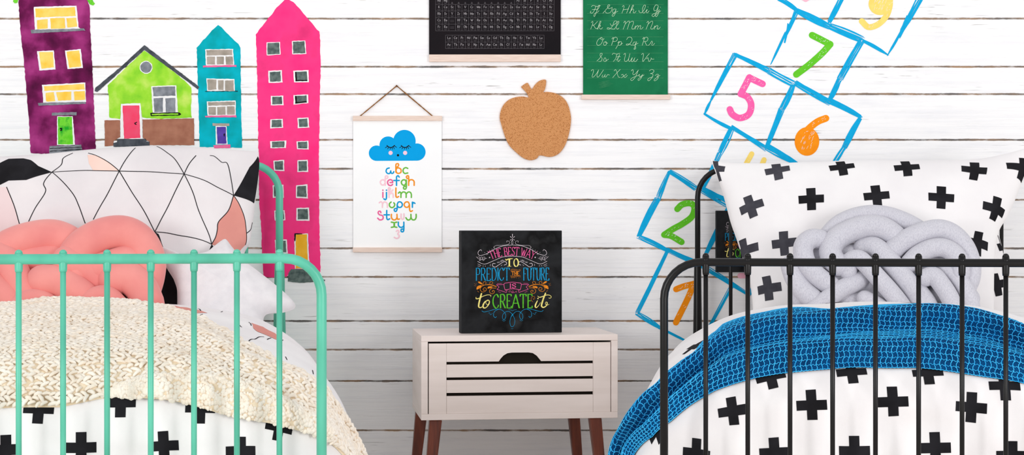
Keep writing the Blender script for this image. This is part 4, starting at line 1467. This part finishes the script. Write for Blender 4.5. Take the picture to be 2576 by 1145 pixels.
# ------------------------------------------------------------------ pillows
class Plane:
    """leaning plane turned with a bed: y = y0 + m (x - x0) + k (z - z0)"""

    def __init__(s, p0, m, k):
        s.p0, s.m, s.k = p0, m, k
        n = np.array((m, -1.0, k))
        s.n = n / np.linalg.norm(n)

    def at(s, px, py, d=0.0):
        dx, dz = (np.asarray(px, float) - CX) / F, (CY - np.asarray(py, float)) / F
        x0, y0, z0 = s.p0
        t = (y0 + d + CD - s.m * x0 + s.k * (EZ - z0)) / (1 - s.m * dx - s.k * dz)
        return np.stack([dx * t, t - CD, EZ + dz * t], -1)


def coons(top, bottom, left, right):
    """edges in photo pixels; left and right run top to bottom"""
    T, B = resample(cr(top, 8), 200), resample(cr(bottom, 8), 200)
    Lf, R = resample(cr(left, 8), 200)[::-1], resample(cr(right, 8), 200)[::-1]
    q = np.linspace(0, 1, 200)

    def ev(E, t):
        return np.stack([np.interp(t, q, E[:, 0]), np.interp(t, q, E[:, 1])], -1)

    def fn(A, Bq):
        a, b = A[..., None], Bq[..., None]
        return (1 - b) * ev(B, A) + b * ev(T, A) + (1 - a) * ev(Lf, Bq) + a * ev(R, Bq) - ((1 - a) * (1 - b) * B[0] + a * (1 - b) * B[-1] + (1 - a) * b * T[0] + a * b * T[-1])
    return fn


def pillow_surfs(plane, edges, tf, tb, seed, wr=0.006):
    cf = coons(*edges)

    def puff(A, B):
        x, y = np.abs(2 * A - 1), np.abs(2 * B - 1)
        return (np.clip(1 - x ** 2.6, 0, 1) ** .55) * (np.clip(1 - y ** 2.4, 0, 1) ** .55)

    def warp(t):
        return 0.5 - 0.5 * np.cos(PI * t) * (1 - .25 * np.sin(PI * t) ** 2)

    def front(A, B):
        A, B = warp(A), warp(B)
        q = cf(A, B)
        h = puff(A, B)
        p = plane.at(q[..., 0], q[..., 1])
        w = wrinkle(A * 1.0, B * .6, seed, 12, 1.5, 5) * wr * 1.5 + wrinkle(A, B * .6, seed + 5, 14, 5, 14) * wr * .5
        edge = np.clip(h * 3, 0, 1)
        return p + plane.n * (tf * h + w * edge)[..., None]

    def back(A, B):
        A, B = warp(A), warp(B)
        q = cf(A, B)
        return plane.at(q[..., 0], q[..., 1]) - plane.n * (tb * puff(A, B))[..., None]
    f = Surf(front, 110, 80)
    if (f.n[55, 40] * plane.n).sum() < 0:
        f.n *= -1
        f.facing = ~f.facing
    return f, Surf(back, 60, 40)


def base_of(mb):
    v = np.array(mb.v)
    return (float(v[:, 0].mean()), float(v[:, 1].mean()), float(v[:, 2].min()))


mR, mL = math.tan(FR.yaw), math.tan(FL.yaw)
pR = Plane(tuple(FR.at(0, 1.50, .62)), mR, .42)
pR2 = Plane(tuple(FR.at(0, 1.68, .62)), mR, .40)
pL = Plane(tuple(FL.at(0, 1.50, .62)), mL, .42)

# right: pillow underneath, then the big one with crosses
e2 = ([(1960, 560), (2200, 556), (2400, 556), (2506, 566)], [(1960, 815), (2200, 822), (2530, 815)], [(1960, 560), (1950, 700), (1960, 815)], [(2506, 566), (2524, 640), (2532, 720), (2530, 815)])
f2, b2 = pillow_surfs(pR2, e2, .05, .05, 8)
mb = MB()
f2.mesh(mb)
b2.mesh(mb)
f2.stroke(mb, [(2508, 588), (2514, 605), (2519, 625)], .0012, 1)
f2.area(mb, [(2507, 614), (2516, 612), (2523, 630), (2514, 632)], 1)
f2.cross(mb, 2508, 716, .075, .15, 1)
tag(mb.build('pillow', [M_cot, M_cross], None, True, loc=base_of(mb)), 'white pillow underneath, only its right edge showing beside the black headboard', 'pillow', 'pillows on the black bed')

eR = ([(1786, 398), (1800, 405), (1850, 410), (1950, 412), (2050, 408), (2200, 404), (2350, 405), (2450, 402), (2520, 390), (2575, 375), (2612, 364)], [(1896, 812), (2200, 820), (2500, 812)],
      [(1786, 398), (1806, 450), (1822, 500), (1838, 560), (1852, 600), (1868, 650), (1888, 720), (1896, 812)], [(2612, 364), (2592, 418), (2571, 460), (2553, 505), (2535, 545), (2512, 585), (2502, 650), (2500, 812)])
fR, bR = pillow_surfs(pR, eR, .095, .06, 3)
mb = MB()
fR.mesh(mb)
bR.mesh(mb)
M_crossg = mat('charcoal_print', (72, 71, 78), (60, 59, 66), 30, 0.85)
fR.area(mb, crop(2.863, 1760, 380)(95, 72, 138, 66, 136, 105, 186, 112, 178, 150, 140, 150, 160, 215, 142, 222, 118, 140, 104, 110), 2)
for x, y, r, mi in ((1955, 428, 0, 2), (2118, 420, 0, 1), (2281, 421, -.03, 1), (2452, 428, -.25, 1), (1888, 520, .22, 2), (2041, 501, 0, 1), (2205, 493, .03, 1), (2368, 497, -.08, 1), (2505, 526, -.25, 1),
                    (1972, 612, .06, 2), (2459, 612, -.2, 1), (1872, 632, .3, 2), (1932, 726, .1, 2), (2120, 640, 0, 1), (2300, 640, 0, 1), (2200, 760, 0, 1), (2575, 424, -.3, 1), (2390, 740, 0, 1)):
    fR.cross(mb, x, y, .081, r, mi, .355)
tag(mb.build('pillow', [M_cot, M_cross, M_crossg], None, True, loc=base_of(mb)), 'large white pillow printed with black crosses, leaning on the black headboard', 'pillow', 'pillows on the black bed')

# left: the triangle print pillow
eL = ([(-190, 400), (-100, 394), (0, 395), (90, 390), (180, 382), (300, 372), (400, 368), (520, 373), (651, 382)], [(-180, 800), (200, 808), (590, 790)],
      [(-190, 400), (-202, 600), (-180, 800)], [(651, 382), (652, 415), (648, 455), (641, 520), (634, 575), (628, 612), (614, 640), (600, 700), (590, 790)])
fL, bL = pillow_surfs(pL, eL, .085, .06, 21, .010)
mb = MB()
fL.mesh(mb)
bL.mesh(mb)
Cp = crop(2.727, 0, 360)
BK, CO, PE, PA = 1, 2, 3, 4
fL.area(mb, Cp(357, 201, 262, 158, 212, 118, 160, 106, 60, 109, 10, 132, -60, 170, -60, 300, 0, 288, 60, 258, 180, 254, 250, 230), BK)
fL.area(mb, Cp(-200, 300, 45, 302, 100, 440, 145, 595, 95, 632, 0, 660, -200, 690), PA)
fL.area(mb, Cp(818, 193, 740, 130, 655, 85, 600, 82, 610, 140, 640, 190), PE)
fL.area(mb, Cp(1604, 362, 1640, 420, 1678, 520, 1690, 620, 1682, 700, 1640, 748, 1560, 740, 1452, 696, 1490, 600, 1500, 540, 1568, 460), CO)
fL.area(mb, Cp(1602, 360, 1660, 262, 1712, 165, 1768, 92, 1776, 110, 1772, 230, 1742, 415), BK)
fL.area(mb, Cp(1062, 610, 1088, 625, 1122, 720, 1165, 860, 1215, 1000, 1215, 1120, 1050, 1120, 1070, 900), BK)
fL.area(mb, Cp(1452, 695, 1436, 735, 1480, 735), BK)
for st in ("357 200 500 192 660 190 818 193", "818 193 960 196 1110 203 1263 213", "1263 213 1400 256 1500 308 1602 360", "357 200 300 275 312 335 240 450 180 575", "357 200 490 335 540 430 585 552", "818 193 735 355 640 525",
           "818 193 900 330 990 470 1062 610", "1263 213 1170 400 1062 610", "1263 213 1325 345 1365 470 1430 620 1452 695", "1062 610 1150 618 1240 636 1370 662 1452 695", "1602 360 1585 250 1558 140 1520 132 1470 92 1440 86",
           "1263 213 1300 140 1345 86", "1263 213 1200 112 1140 62 1075 24", "818 193 880 90 930 34", "818 193 740 130 655 85 605 70", "357 200 420 150 435 104 500 70", "45 302 100 440 145 595", "0 660 50 640 95 632",
           "1452 695 1490 600 1500 540 1568 460 1602 360", "1602 360 1640 420 1678 520 1690 620 1682 700", "1690 620 1720 590 1730 545"):
    q = [float(v) for v in st.split()]
    fL.stroke(mb, Cp(*q), .0013, BK)
M_cotl = mat('soft_white_cotton', (232, 227, 228), (223, 217, 219), 5, 0.85, sheen=0.1, bump=0.12, bscale=900)
tag(mb.build('pillow', [M_cotl, M_cross, M_coral, M_peach, M_pale], None, True, loc=base_of(mb)), 'large white pillow with black triangle lines and coral patches on the mint bed', 'pillow')


# ------------------------------------------------------------------ knot cushions
def knot(plane, C, strands, M, label, fat=1.0):
    mb = MB()
    for pts, r, dy in strands:
        q = np.array(C(*pts))
        n = len(q)
        dd = np.full(n, dy) if np.isscalar(dy) else np.interp(np.linspace(0, 1, n), np.linspace(0, 1, len(dy)), dy)
        p = plane.at(q[:, 0], q[:, 1], dd)
        p = resample(cr(p, 8), 48)
        tube(mb, p, r * fat, 26, dome=True)
    o = mb.build('knot_cushion', M, None, True, loc=base_of(mb))
    tag(o, label, 'cushion', 'knotted cushions')
    return o


M_heather = mat('grey_jersey', (210, 208, 215), [(202, 200, 208), (186, 184, 194)], 420, 0.95, 3, 0.3, 0.7, stretch=(1, 1, .35), sheen=0.15, bump=0.15, bscale=700)
M_cor = mat('coral_velvet', (236, 152, 146), [(232, 145, 140), (227, 138, 135)], 8, 0.8, sheen=0.25, bump=0.06, bscale=900)
kR = Plane(tuple(FR.at(0, 1.32, .66)), mR, .30)
kL = Plane(tuple(FL.at(0, 1.31, .66)), mL, .30)
Ck = crop(3.816, 1950, 500)
knot(kR, Ck, [
    ((420, 560, 480, 400, 590, 265, 740, 185, 920, 150, 1100, 170, 1280, 240, 1430, 330), .0275, .035),
    ((620, 640, 560, 590, 530, 500, 580, 400, 700, 320, 860, 268, 1010, 275, 1130, 345, 1220, 440), .0330, (-.01, -.01, 0, 0, .02)),
    ((1130, 500, 1190, 440, 1310, 370, 1460, 315, 1590, 300, 1710, 350, 1810, 460, 1865, 600, 1870, 740, 1830, 850), .0305, (.005, -.012, -.008, .01, .02)),
    ((1290, 620, 1370, 540, 1490, 480, 1610, 470, 1710, 520, 1770, 610, 1780, 720), .0270, (-.01, -.025, -.03, -.02)),
    ((850, 470, 950, 465, 1050, 545, 1150, 660, 1250, 780, 1340, 900, 1400, 1010), .0300, (.02, -.008, -.012, -.01, 0)),
    ((700, 700, 720, 600, 800, 575, 880, 640, 980, 750, 1090, 870, 1180, 980, 1250, 1080), .0255, (-.01, -.035, -.035, -.03, -.02)),
    ((380, 1060, 520, 950, 650, 860, 780, 800, 860, 740), .0260, (-.02, -.02, -.005, .02)),
    ((430, 390, 350, 385, 280, 440, 270, 530, 310, 640, 400, 740, 520, 830, 620, 900), .0290, (.0, -.02, -.02, -.012, .01)),
    ((150, 640, 190, 760, 270, 880, 380, 980, 440, 1060), .0300, .0),
    ((1440, 760, 1520, 740, 1600, 830, 1670, 940, 1720, 1060), .0260, (-.02, -.03, -.03, -.02)),
    ((1640, 680, 1730, 740, 1820, 860, 1870, 980, 1890, 1080), .0250, (-.0, -.015, -.012, -.01)),
    ((860, 960, 960, 1010, 1060, 1070), .0240, -.005),
    ((1400, 900, 1460, 980, 1500, 1060), .0230, -.005),
    ((300, 760, 800, 800, 1300, 760, 1780, 800), .034, .042), ((260, 960, 800, 980, 1400, 960, 1850, 960), .034, .042), ((560, 560, 1000, 520, 1400, 560, 1760, 620), .034, .05)],
    M_heather, 'grey jersey knot cushion against the cross print pillow', 1.08)
Cq = crop(2.793, 0, 370)
knot(kL, Cq, [
    ((-70, 930, -50, 800, 60, 700, 230, 640, 390, 630, 520, 700, 560, 800), .0470, (.02, .03, .035, .03)),
    ((-20, 760, 60, 820, 120, 930, 190, 1040), .0430, (.01, .0, .0)),
    ((540, 880, 520, 780, 600, 680, 740, 610, 880, 602, 990, 670, 1045, 790, 1040, 900, 1010, 1010), .0465, (.0, -.01, -.01, .0, .01)),
    ((480, 800, 590, 850, 700, 930), .0440, (-.02, -.005, .01)),
    ((300, 940, 420, 950, 540, 1020, 640, 1110), .0440, (-.02, -.025, -.01)),
    ((-60, 960, 40, 1050, 110, 1130), .0370, -.01),
    ((120, 1150, 190, 1090, 290, 1090, 370, 1150), .0330, -.035),
    ((800, 930, 900, 920, 990, 990, 1040, 1100), .0450, (-.02, -.035, -.03)),
    ((590, 1160, 660, 1075, 750, 1060, 830, 1130), .0330, -.045),
    ((700, 860, 800, 830, 900, 800), .045, -.002),
    ((0, 1000, 500, 960, 950, 960), .045, .045), ((60, 800, 500, 770, 960, 790), .045, .045)],
    M_cor, 'coral knot cushion of thick braided tubes behind the cream blanket', 1.12)

# star cushion
sp = [(568, 602), (584, 622), (612, 654), (640, 676), (690, 715), (735, 755), (742, 775), (715, 786), (668, 793), (662, 830), (655, 876), (610, 858), (545, 828), (480, 858), (440, 872), (446, 800), (444, 722), (418, 672), (401, 630), (404, 622), (450, 640), (512, 636), (540, 618), (556, 606)]
so = resample(cr(np.array(sp, float), 8, True), 220)
sc_ = np.array((575.0, 735.0))
sP = Plane(tuple(FL.at(.30, 1.37, .66)), mL, .55)
mb = MB()
rho = np.linspace(0, 1, 26) ** .8
for sgn in (1, -1):
    v = []
    for i, q in enumerate(rho):
        xy = sc_ + (so - sc_) * q
        th = np.clip(1 - q ** 2.4, 0, 1) ** .6
        ang = np.arctan2(so[:, 1] - sc_[1], so[:, 0] - sc_[0])
        dist = np.linalg.norm(so - sc_, axis=1)
        h = (.055 if sgn > 0 else .04) * th * (0.75 + .25 * np.cos(ang * 0)) + (wrinkle(xy[:, 0] / 300, xy[:, 1] / 300, 31, 12, 2, 8) * .006) * th
        v.append(sP.at(xy[:, 0], xy[:, 1]) + sgn * sP.n * h[:, None])
    n = len(so)
    f = [(i * n + k, i * n + (k + 1) % n, (i + 1) * n + (k + 1) % n, (i + 1) * n + k) for i in range(len(rho) - 1) for k in range(n)]
    mb.add(np.vstack(v), f)
tag(mb.build('star_cushion', mat('off_white_plush', (231, 227, 229), (222, 218, 221), 30, 0.95, sheen=0.3, bump=0.25, bscale=500), None, True, loc=base_of(mb)),
    'white plush star shaped cushion beside the coral knot cushion', 'cushion')

# ------------------------------------------------------------------ duvets
mb = MB()
SDR.mesh(mb)
for x, y, r in ((718, 785, .06), (1222, 748, .0), (1740, 728, .0), (2240, 762, -.08), (485, 1055, 0), (985, 1050, .03), (1495, 1042, -.03), (2010, 1020, 0), (2500, 1070, -.02), (960, 568, .1), (1476, 535, .02), (1962, 540, -.06), (2452, 622, -.12),
                (1385, 92, 0), (1828, 88, 0), (2268, 148, -.1), (470, 375, .3), (930, 130, .1), (300, 650, .2), (240, 905, .2)):
    q, = CR(x, y)
    SDR.cross(mb, q[0], q[1], .073, r, 1, .335)
tag(mb.build('duvet', [M_cot, M_cross], None, True, loc=base_of(mb)), 'white duvet with black crosses on the black bed, under the blue net blanket', 'duvet')
mb = MB()
SDL.mesh(mb)
for x, y, r in ((262, 812, .0), (815, 772, .0), (1352, 806, -.05), (1885, 936, -.1), (548, 1078, .0), (1105, 1065, .03), (1625, 1100, 0), (40, 1092, 0), (-240, 830, 0)):
    q, = C3(x, y)
    SDL.cross(mb, q[0], q[1], .071, r, 1, .35)
SDL.area(mb, [(372, 764), (425, 767), (480, 777), (522, 788), (490, 789), (430, 781), (385, 773)], 2)
SDL.area(mb, [(632, 813), (662, 823), (690, 839), (709, 860), (690, 853), (655, 838), (637, 826)], 2)
SDL.area(mb, [(760, 962), (776, 955), (792, 974), (780, 972)], 1)
for st in ([(278, 756), (284, 763)], [(350, 760), (343, 769)], [(362, 760), (367, 768)], [(390, 768), (403, 778)], [(470, 761), (472, 768)], [(498, 777), (505, 783)], [(510, 791), (500, 797), (490, 801)], [(560, 784), (553, 790)],
           [(626, 811), (632, 820)], [(602, 818), (608, 824)], [(624, 861), (634, 854), (650, 849), (664, 848)], [(672, 855), (682, 851)], [(703, 858), (712, 856)], [(735, 918), (741, 928), (745, 945)], [(786, 932), (788, 942)], [(718, 898), (722, 906)]):
    SDL.stroke(mb, st, .0014, 1)
tag(mb.build('duvet', [M_cot, M_cross, M_coral], None, True, loc=base_of(mb)), 'white duvet with crosses and coral bits on the mint bed, under the cream blanket', 'duvet')


# ------------------------------------------------------------------ cream chunky knit blanket
def bounds(tab):
    t = np.array(tab, float)
    return lambda a: np.interp(a, t[:, 0], t[:, 1])


LENB = float(np.linalg.norm(np.diff(_top, axis=0), axis=1).sum())
LENA = 2 * float(np.linalg.norm(np.diff(_side, axis=0), axis=1).sum())
lo = bounds([(.1, .186), (.404, .184), (.474, .184), (.526, .196), (.545, .199), (.632, .195), (.671, .187), (.733, .180), (.779, .178), (.806, .180), (.86, .19), (.93, .205), (1, .23)])
hi = bounds([(.1, .95), (.40, .955), (.495, .95), (.54, .87), (.582, .765), (.625, .645), (.655, .50), (.688, .40), (.742, .335), (.79, .345), (.82, .36), (.9, .37), (1, .40)])


def knit_h(a, b):
    w = (b - lo(a)) / (hi(a) - lo(a))
    return .010 + .012 * np.exp(-((w - .55 - .1 * np.sin(9 * a)) / .09) ** 2) + .006 * np.exp(-((w - .12) / .10) ** 2) + .003 * np.sin(a * 40 + b * 9) + .006 * np.exp(-((w - .83) / .06) ** 2)


mb = MB()
A = np.linspace(.12, 1, 150)
Wq = np.linspace(0, 1, 90)
AA, WW = np.meshgrid(A, Wq, indexing='ij')
BB = lo(AA) + (hi(AA) - lo(AA)) * WW
pv = SDL.at(AA, BB, knit_h(AA, BB) * np.clip(np.minimum(WW, 1 - WW) * 40, .1, 1)).reshape(-1, 3)
mb.add(pv, [(i * 90 + j, (i + 1) * 90 + j, (i + 1) * 90 + j + 1, i * 90 + j + 1) for i in range(149) for j in range(89)], 0)
rng = np.random.RandomState(7)
tt = np.array([-1, -.72, 0, .72, 1])
rad = np.array([.3, .8, 1, .8, .3])
ns_ = 6
ring = np.linspace(0, 2 * PI, ns_, endpoint=False)
cap_f = [(i * ns_ + k, i * ns_ + (k + 1) % ns_, (i + 1) * ns_ + (k + 1) % ns_, (i + 1) * ns_ + k) for i in range(4) for k in range(ns_)] + [tuple(range(ns_))[::-1], tuple(4 * ns_ + k for k in range(ns_))]
cap_f = [f[::-1] for f in cap_f]


def lay_yarn(mb, a, b, h, ang, length, thick, mi, S=SDL):
    """lay one short bent loop of yarn at each (a, b) of the cloth"""
    a, b = np.asarray(a), np.asarray(b)
    c = S.at(a, b, h)
    n = S.at(a, b, 1.0) - S.at(a, b)
    e = 3e-3
    ta = S.at(a + e, b) - S.at(a - e, b)
    ta /= np.linalg.norm(ta, axis=-1)[:, None] + 1e-12
    tb = np.cross(n, ta)
    d = ta * np.cos(ang)[:, None] + tb * np.sin(ang)[:, None]
    q = np.cross(n, d)
    out = np.empty((len(a), 5 * ns_, 3))
    for i in range(5):
        cen = c + d * (length * tt[i])[:, None] + n * (thick * .55 * (1 - tt[i] ** 2))[:, None] + q * (thick * .5 * (1 - tt[i] ** 2))[:, None]
        for k in range(ns_):
            out[:, i * ns_ + k] = cen + (q * math.cos(ring[k]) + n * math.sin(ring[k])) * (thick * rad[i])[:, None]
    base = len(mb.v)
    mb.v.extend(map(tuple, out.reshape(-1, 3).tolist()))
    for s in range(len(a)):
        o = base + s * 5 * ns_
        mb.f.extend(tuple(x + o for x in f) for f in cap_f)
    mb.m.extend([mi] * (len(cap_f) * len(a)))


ra, rb = [], []
row, col = .0122 / LENB, .0172 / LENA
ids = []
for k in range(int(.80 / row)):
    aa = np.arange(.30, .998, col) + (k % 2) * col * .5
    bb = lo(aa) + (k + .4) * row
    ok = bb < hi(aa) - row * .2
    ra.append(aa[ok])
    rb.append(bb[ok])
    ids.append(np.full(ok.sum(), k))
ra, rb, ids = np.concatenate(ra), np.concatenate(rb), np.concatenate(ids)
N_ = len(ra)
ra = ra + rng.normal(0, col * .13, N_)
rb = rb + rng.normal(0, row * .13, N_)
ang = np.where(ids % 2 == 0, .55, -.55) + rng.normal(0, .22, N_)
lay_yarn(mb, ra, rb, knit_h(ra, rb) + rng.normal(0, .0012, N_), ang, .0114 * rng.uniform(.8, 1.25, N_), .0050 * rng.uniform(.85, 1.2, N_), 1)
M_yarn = mat('cream_wool', (252, 243, 232), [(249, 237, 222), (242, 225, 206)], 30, 0.95, 3, 0.35, 0.75, sheen=0.2, bump=0.3, bscale=900)
M_yarnb = mat('cream_wool_ground', (240, 224, 200), (230, 208, 178), 60, 0.95)
kb = thing('knit_blanket', 'cream chunky knit blanket spread across the mint bed', 'blanket', tuple(float(x) for x in FL.at(.2, .6, .60)), FL.yaw)
mb.build('knitted_cloth', [M_yarnb, M_yarn], kb, True)
# the edge folded over, its bobbled back showing
up = [(258, 991), (300, 976), (365, 964), (484, 961), (596, 972), (690, 1009), (760, 1048), (812, 1084)]
dn = [(256, 996), (300, 1001), (365, 1004), (429, 1008), (485, 1020), (596, 1048), (690, 1067), (760, 1086), (815, 1106)]
U = resample(cr(np.array([SDL.inv(*q) for q in up]), 6), 90)
Dn = resample(cr(np.array([SDL.inv(*q) for q in dn]), 6), 90)
mb = MB()
ww = np.linspace(-.25, 1.05, 18)
ab = U[:, None] * (1 - ww[None, :, None]) + Dn[:, None] * ww[None, :, None]
taper = np.clip(np.linspace(0, 1, 90) * 6, .25, 1)[:, None]
hh = (.012 + .020 * np.sin(PI * np.clip((ww + .25) / 1.3, 0, 1))[None, :] ** .7) * taper
v = SDL.at(ab[..., 0], ab[..., 1], hh).reshape(-1, 3)
mb.add(v, [(i * 18 + j, (i + 1) * 18 + j, (i + 1) * 18 + j + 1, i * 18 + j + 1) for i in range(89) for j in range(17)], 0)
ico_v, ico_f = [], []
for i in range(5):
    th = PI * i / 4
    for k in range(7):
        ico_v.append((math.sin(th) * math.cos(2 * PI * k / 7), math.sin(th) * math.sin(2 * PI * k / 7), math.cos(th)))
ico_f = [(i * 7 + k, (i + 1) * 7 + k, (i + 1) * 7 + (k + 1) % 7, i * 7 + (k + 1) % 7) for i in range(4) for k in range(7)]
ico_v = np.array(ico_v)
for i in range(1500):
    s, w = rng.uniform(0, 1), rng.uniform(-.1, 1.03)
    k = s * 89
    i0 = min(88, int(k))
    t = k - i0
    q = (U[i0] * (1 - t) + U[i0 + 1] * t) * (1 - w) + (Dn[i0] * (1 - t) + Dn[i0 + 1] * t) * w
    h = (.012 + .020 * math.sin(PI * (w + .25) / 1.3) ** .7) * min(1, max(.25, s * 6))
    c = SDL.at(np.array(q[0]), np.array(q[1]), h)
    mb.add(c + ico_v * rng.uniform(.0035, .0075) * rng.uniform(.75, 1.2, 3), ico_f, 1)
mb.build('folded_edge', [M_yarnb, M_yarn], kb, True)

# ------------------------------------------------------------------ blue net blanket
nlo_px = [SDR.inv(*q) for q in ((1600, 1143), (1645, 1100), (1690, 1062), (1740, 1021), (1800, 986), (1900, 955), (2000, 940), (2150, 928), (2300, 929), (2420, 943), (2500, 955), (2576, 968))]
nlo = bounds([(0.0, .17)] + sorted(nlo_px) + [(.75, .21), (.8, .20), (1, .2)])
nhi = bounds([(0, .30), (.10, .305), (.17, .32), (.208, .345), (.252, .44), (.289, .60), (.381, .665), (.463, .70), (.544, .705), (.60, .64), (.635, .56), (.69, .46), (.75, .38), (.80, .35), (1, .32)])


def net_h(a, b):
    w = (b - nlo(a)) / (nhi(a) - nlo(a))
    g = lambda c, s: np.exp(-((w - c) / s) ** 2)
    s = np.clip(w * 30, 0, 1) * np.clip((1 - w) * 18, 0, 1)
    wob = .03 * np.sin(a * 14)
    return .004 + s * np.maximum(0, .030 * g(.13, .075) + .050 * g(.46 + wob, .07) - .010 * g(.29 + wob, .05) + .028 * g(.72, .20) + .006 * np.sin(a * 30 + w * 5) * g(.7, .3))


def net_at(a, b, e=0.0):
    w = (b - nlo(a)) / (nhi(a) - nlo(a))
    b = b - .026 * np.exp(-((w - .44 - .03 * np.sin(a * 14)) / .06) ** 2) * np.clip((nhi(a) - nlo(a)) * 4, 0, 1)
    return SDR.at(a, b, net_h(a, nlo(a) + (nhi(a) - nlo(a)) * w) + e)


mb = MB()
A = np.linspace(.02, .94, 240)
Wq = np.linspace(0, 1, 120)
AA, WW = np.meshgrid(A, Wq, indexing='ij')
BB = nlo(AA) + (nhi(AA) - nlo(AA)) * WW
mb.add(net_at(AA, BB).reshape(-1, 3), [(i * 120 + j, (i + 1) * 120 + j, (i + 1) * 120 + j + 1, i * 120 + j + 1) for i in range(239) for j in range(119)], 0)
NR = 46
cell = .0135 / LENA
na = int(.70 / cell)
for i in range(na):
    a0 = .05 + i * cell
    w = np.linspace(0, 1, NR * 2 + 1)
    z = np.where(np.arange(NR * 2 + 1) % 4 < 2, .13, -.13) * cell
    a = a0 + z + (w - .5) * .035
    a = np.clip(a, .02, .94)
    b = nlo(a) + (nhi(a) - nlo(a)) * w
    tube(mb, net_at(a, b, .0010), .00118, 4, 1, caps=False)
for k in range(NR + 1):
    a = np.linspace(.04, .80, 330)
    w = np.clip(k / NR + np.where(np.arange(330) % 2, .12, -.12) / NR, 0, 1)
    b = nlo(a) + (nhi(a) - nlo(a)) * w
    tube(mb, net_at(a, b, .0010), .00108, 4, 1, caps=False)
M_netc = mat('deep_blue_cloth', (2, 72, 124), (0, 56, 102), 30, 0.9)
M_nety = mat('bright_blue_yarn', (70, 196, 250), (46, 174, 240), 40, 0.85)
tag(mb.build('net_blanket', [M_netc, M_nety], None, True, loc=base_of(mb)), 'bright blue net blanket draped over the cross print duvet', 'blanket')
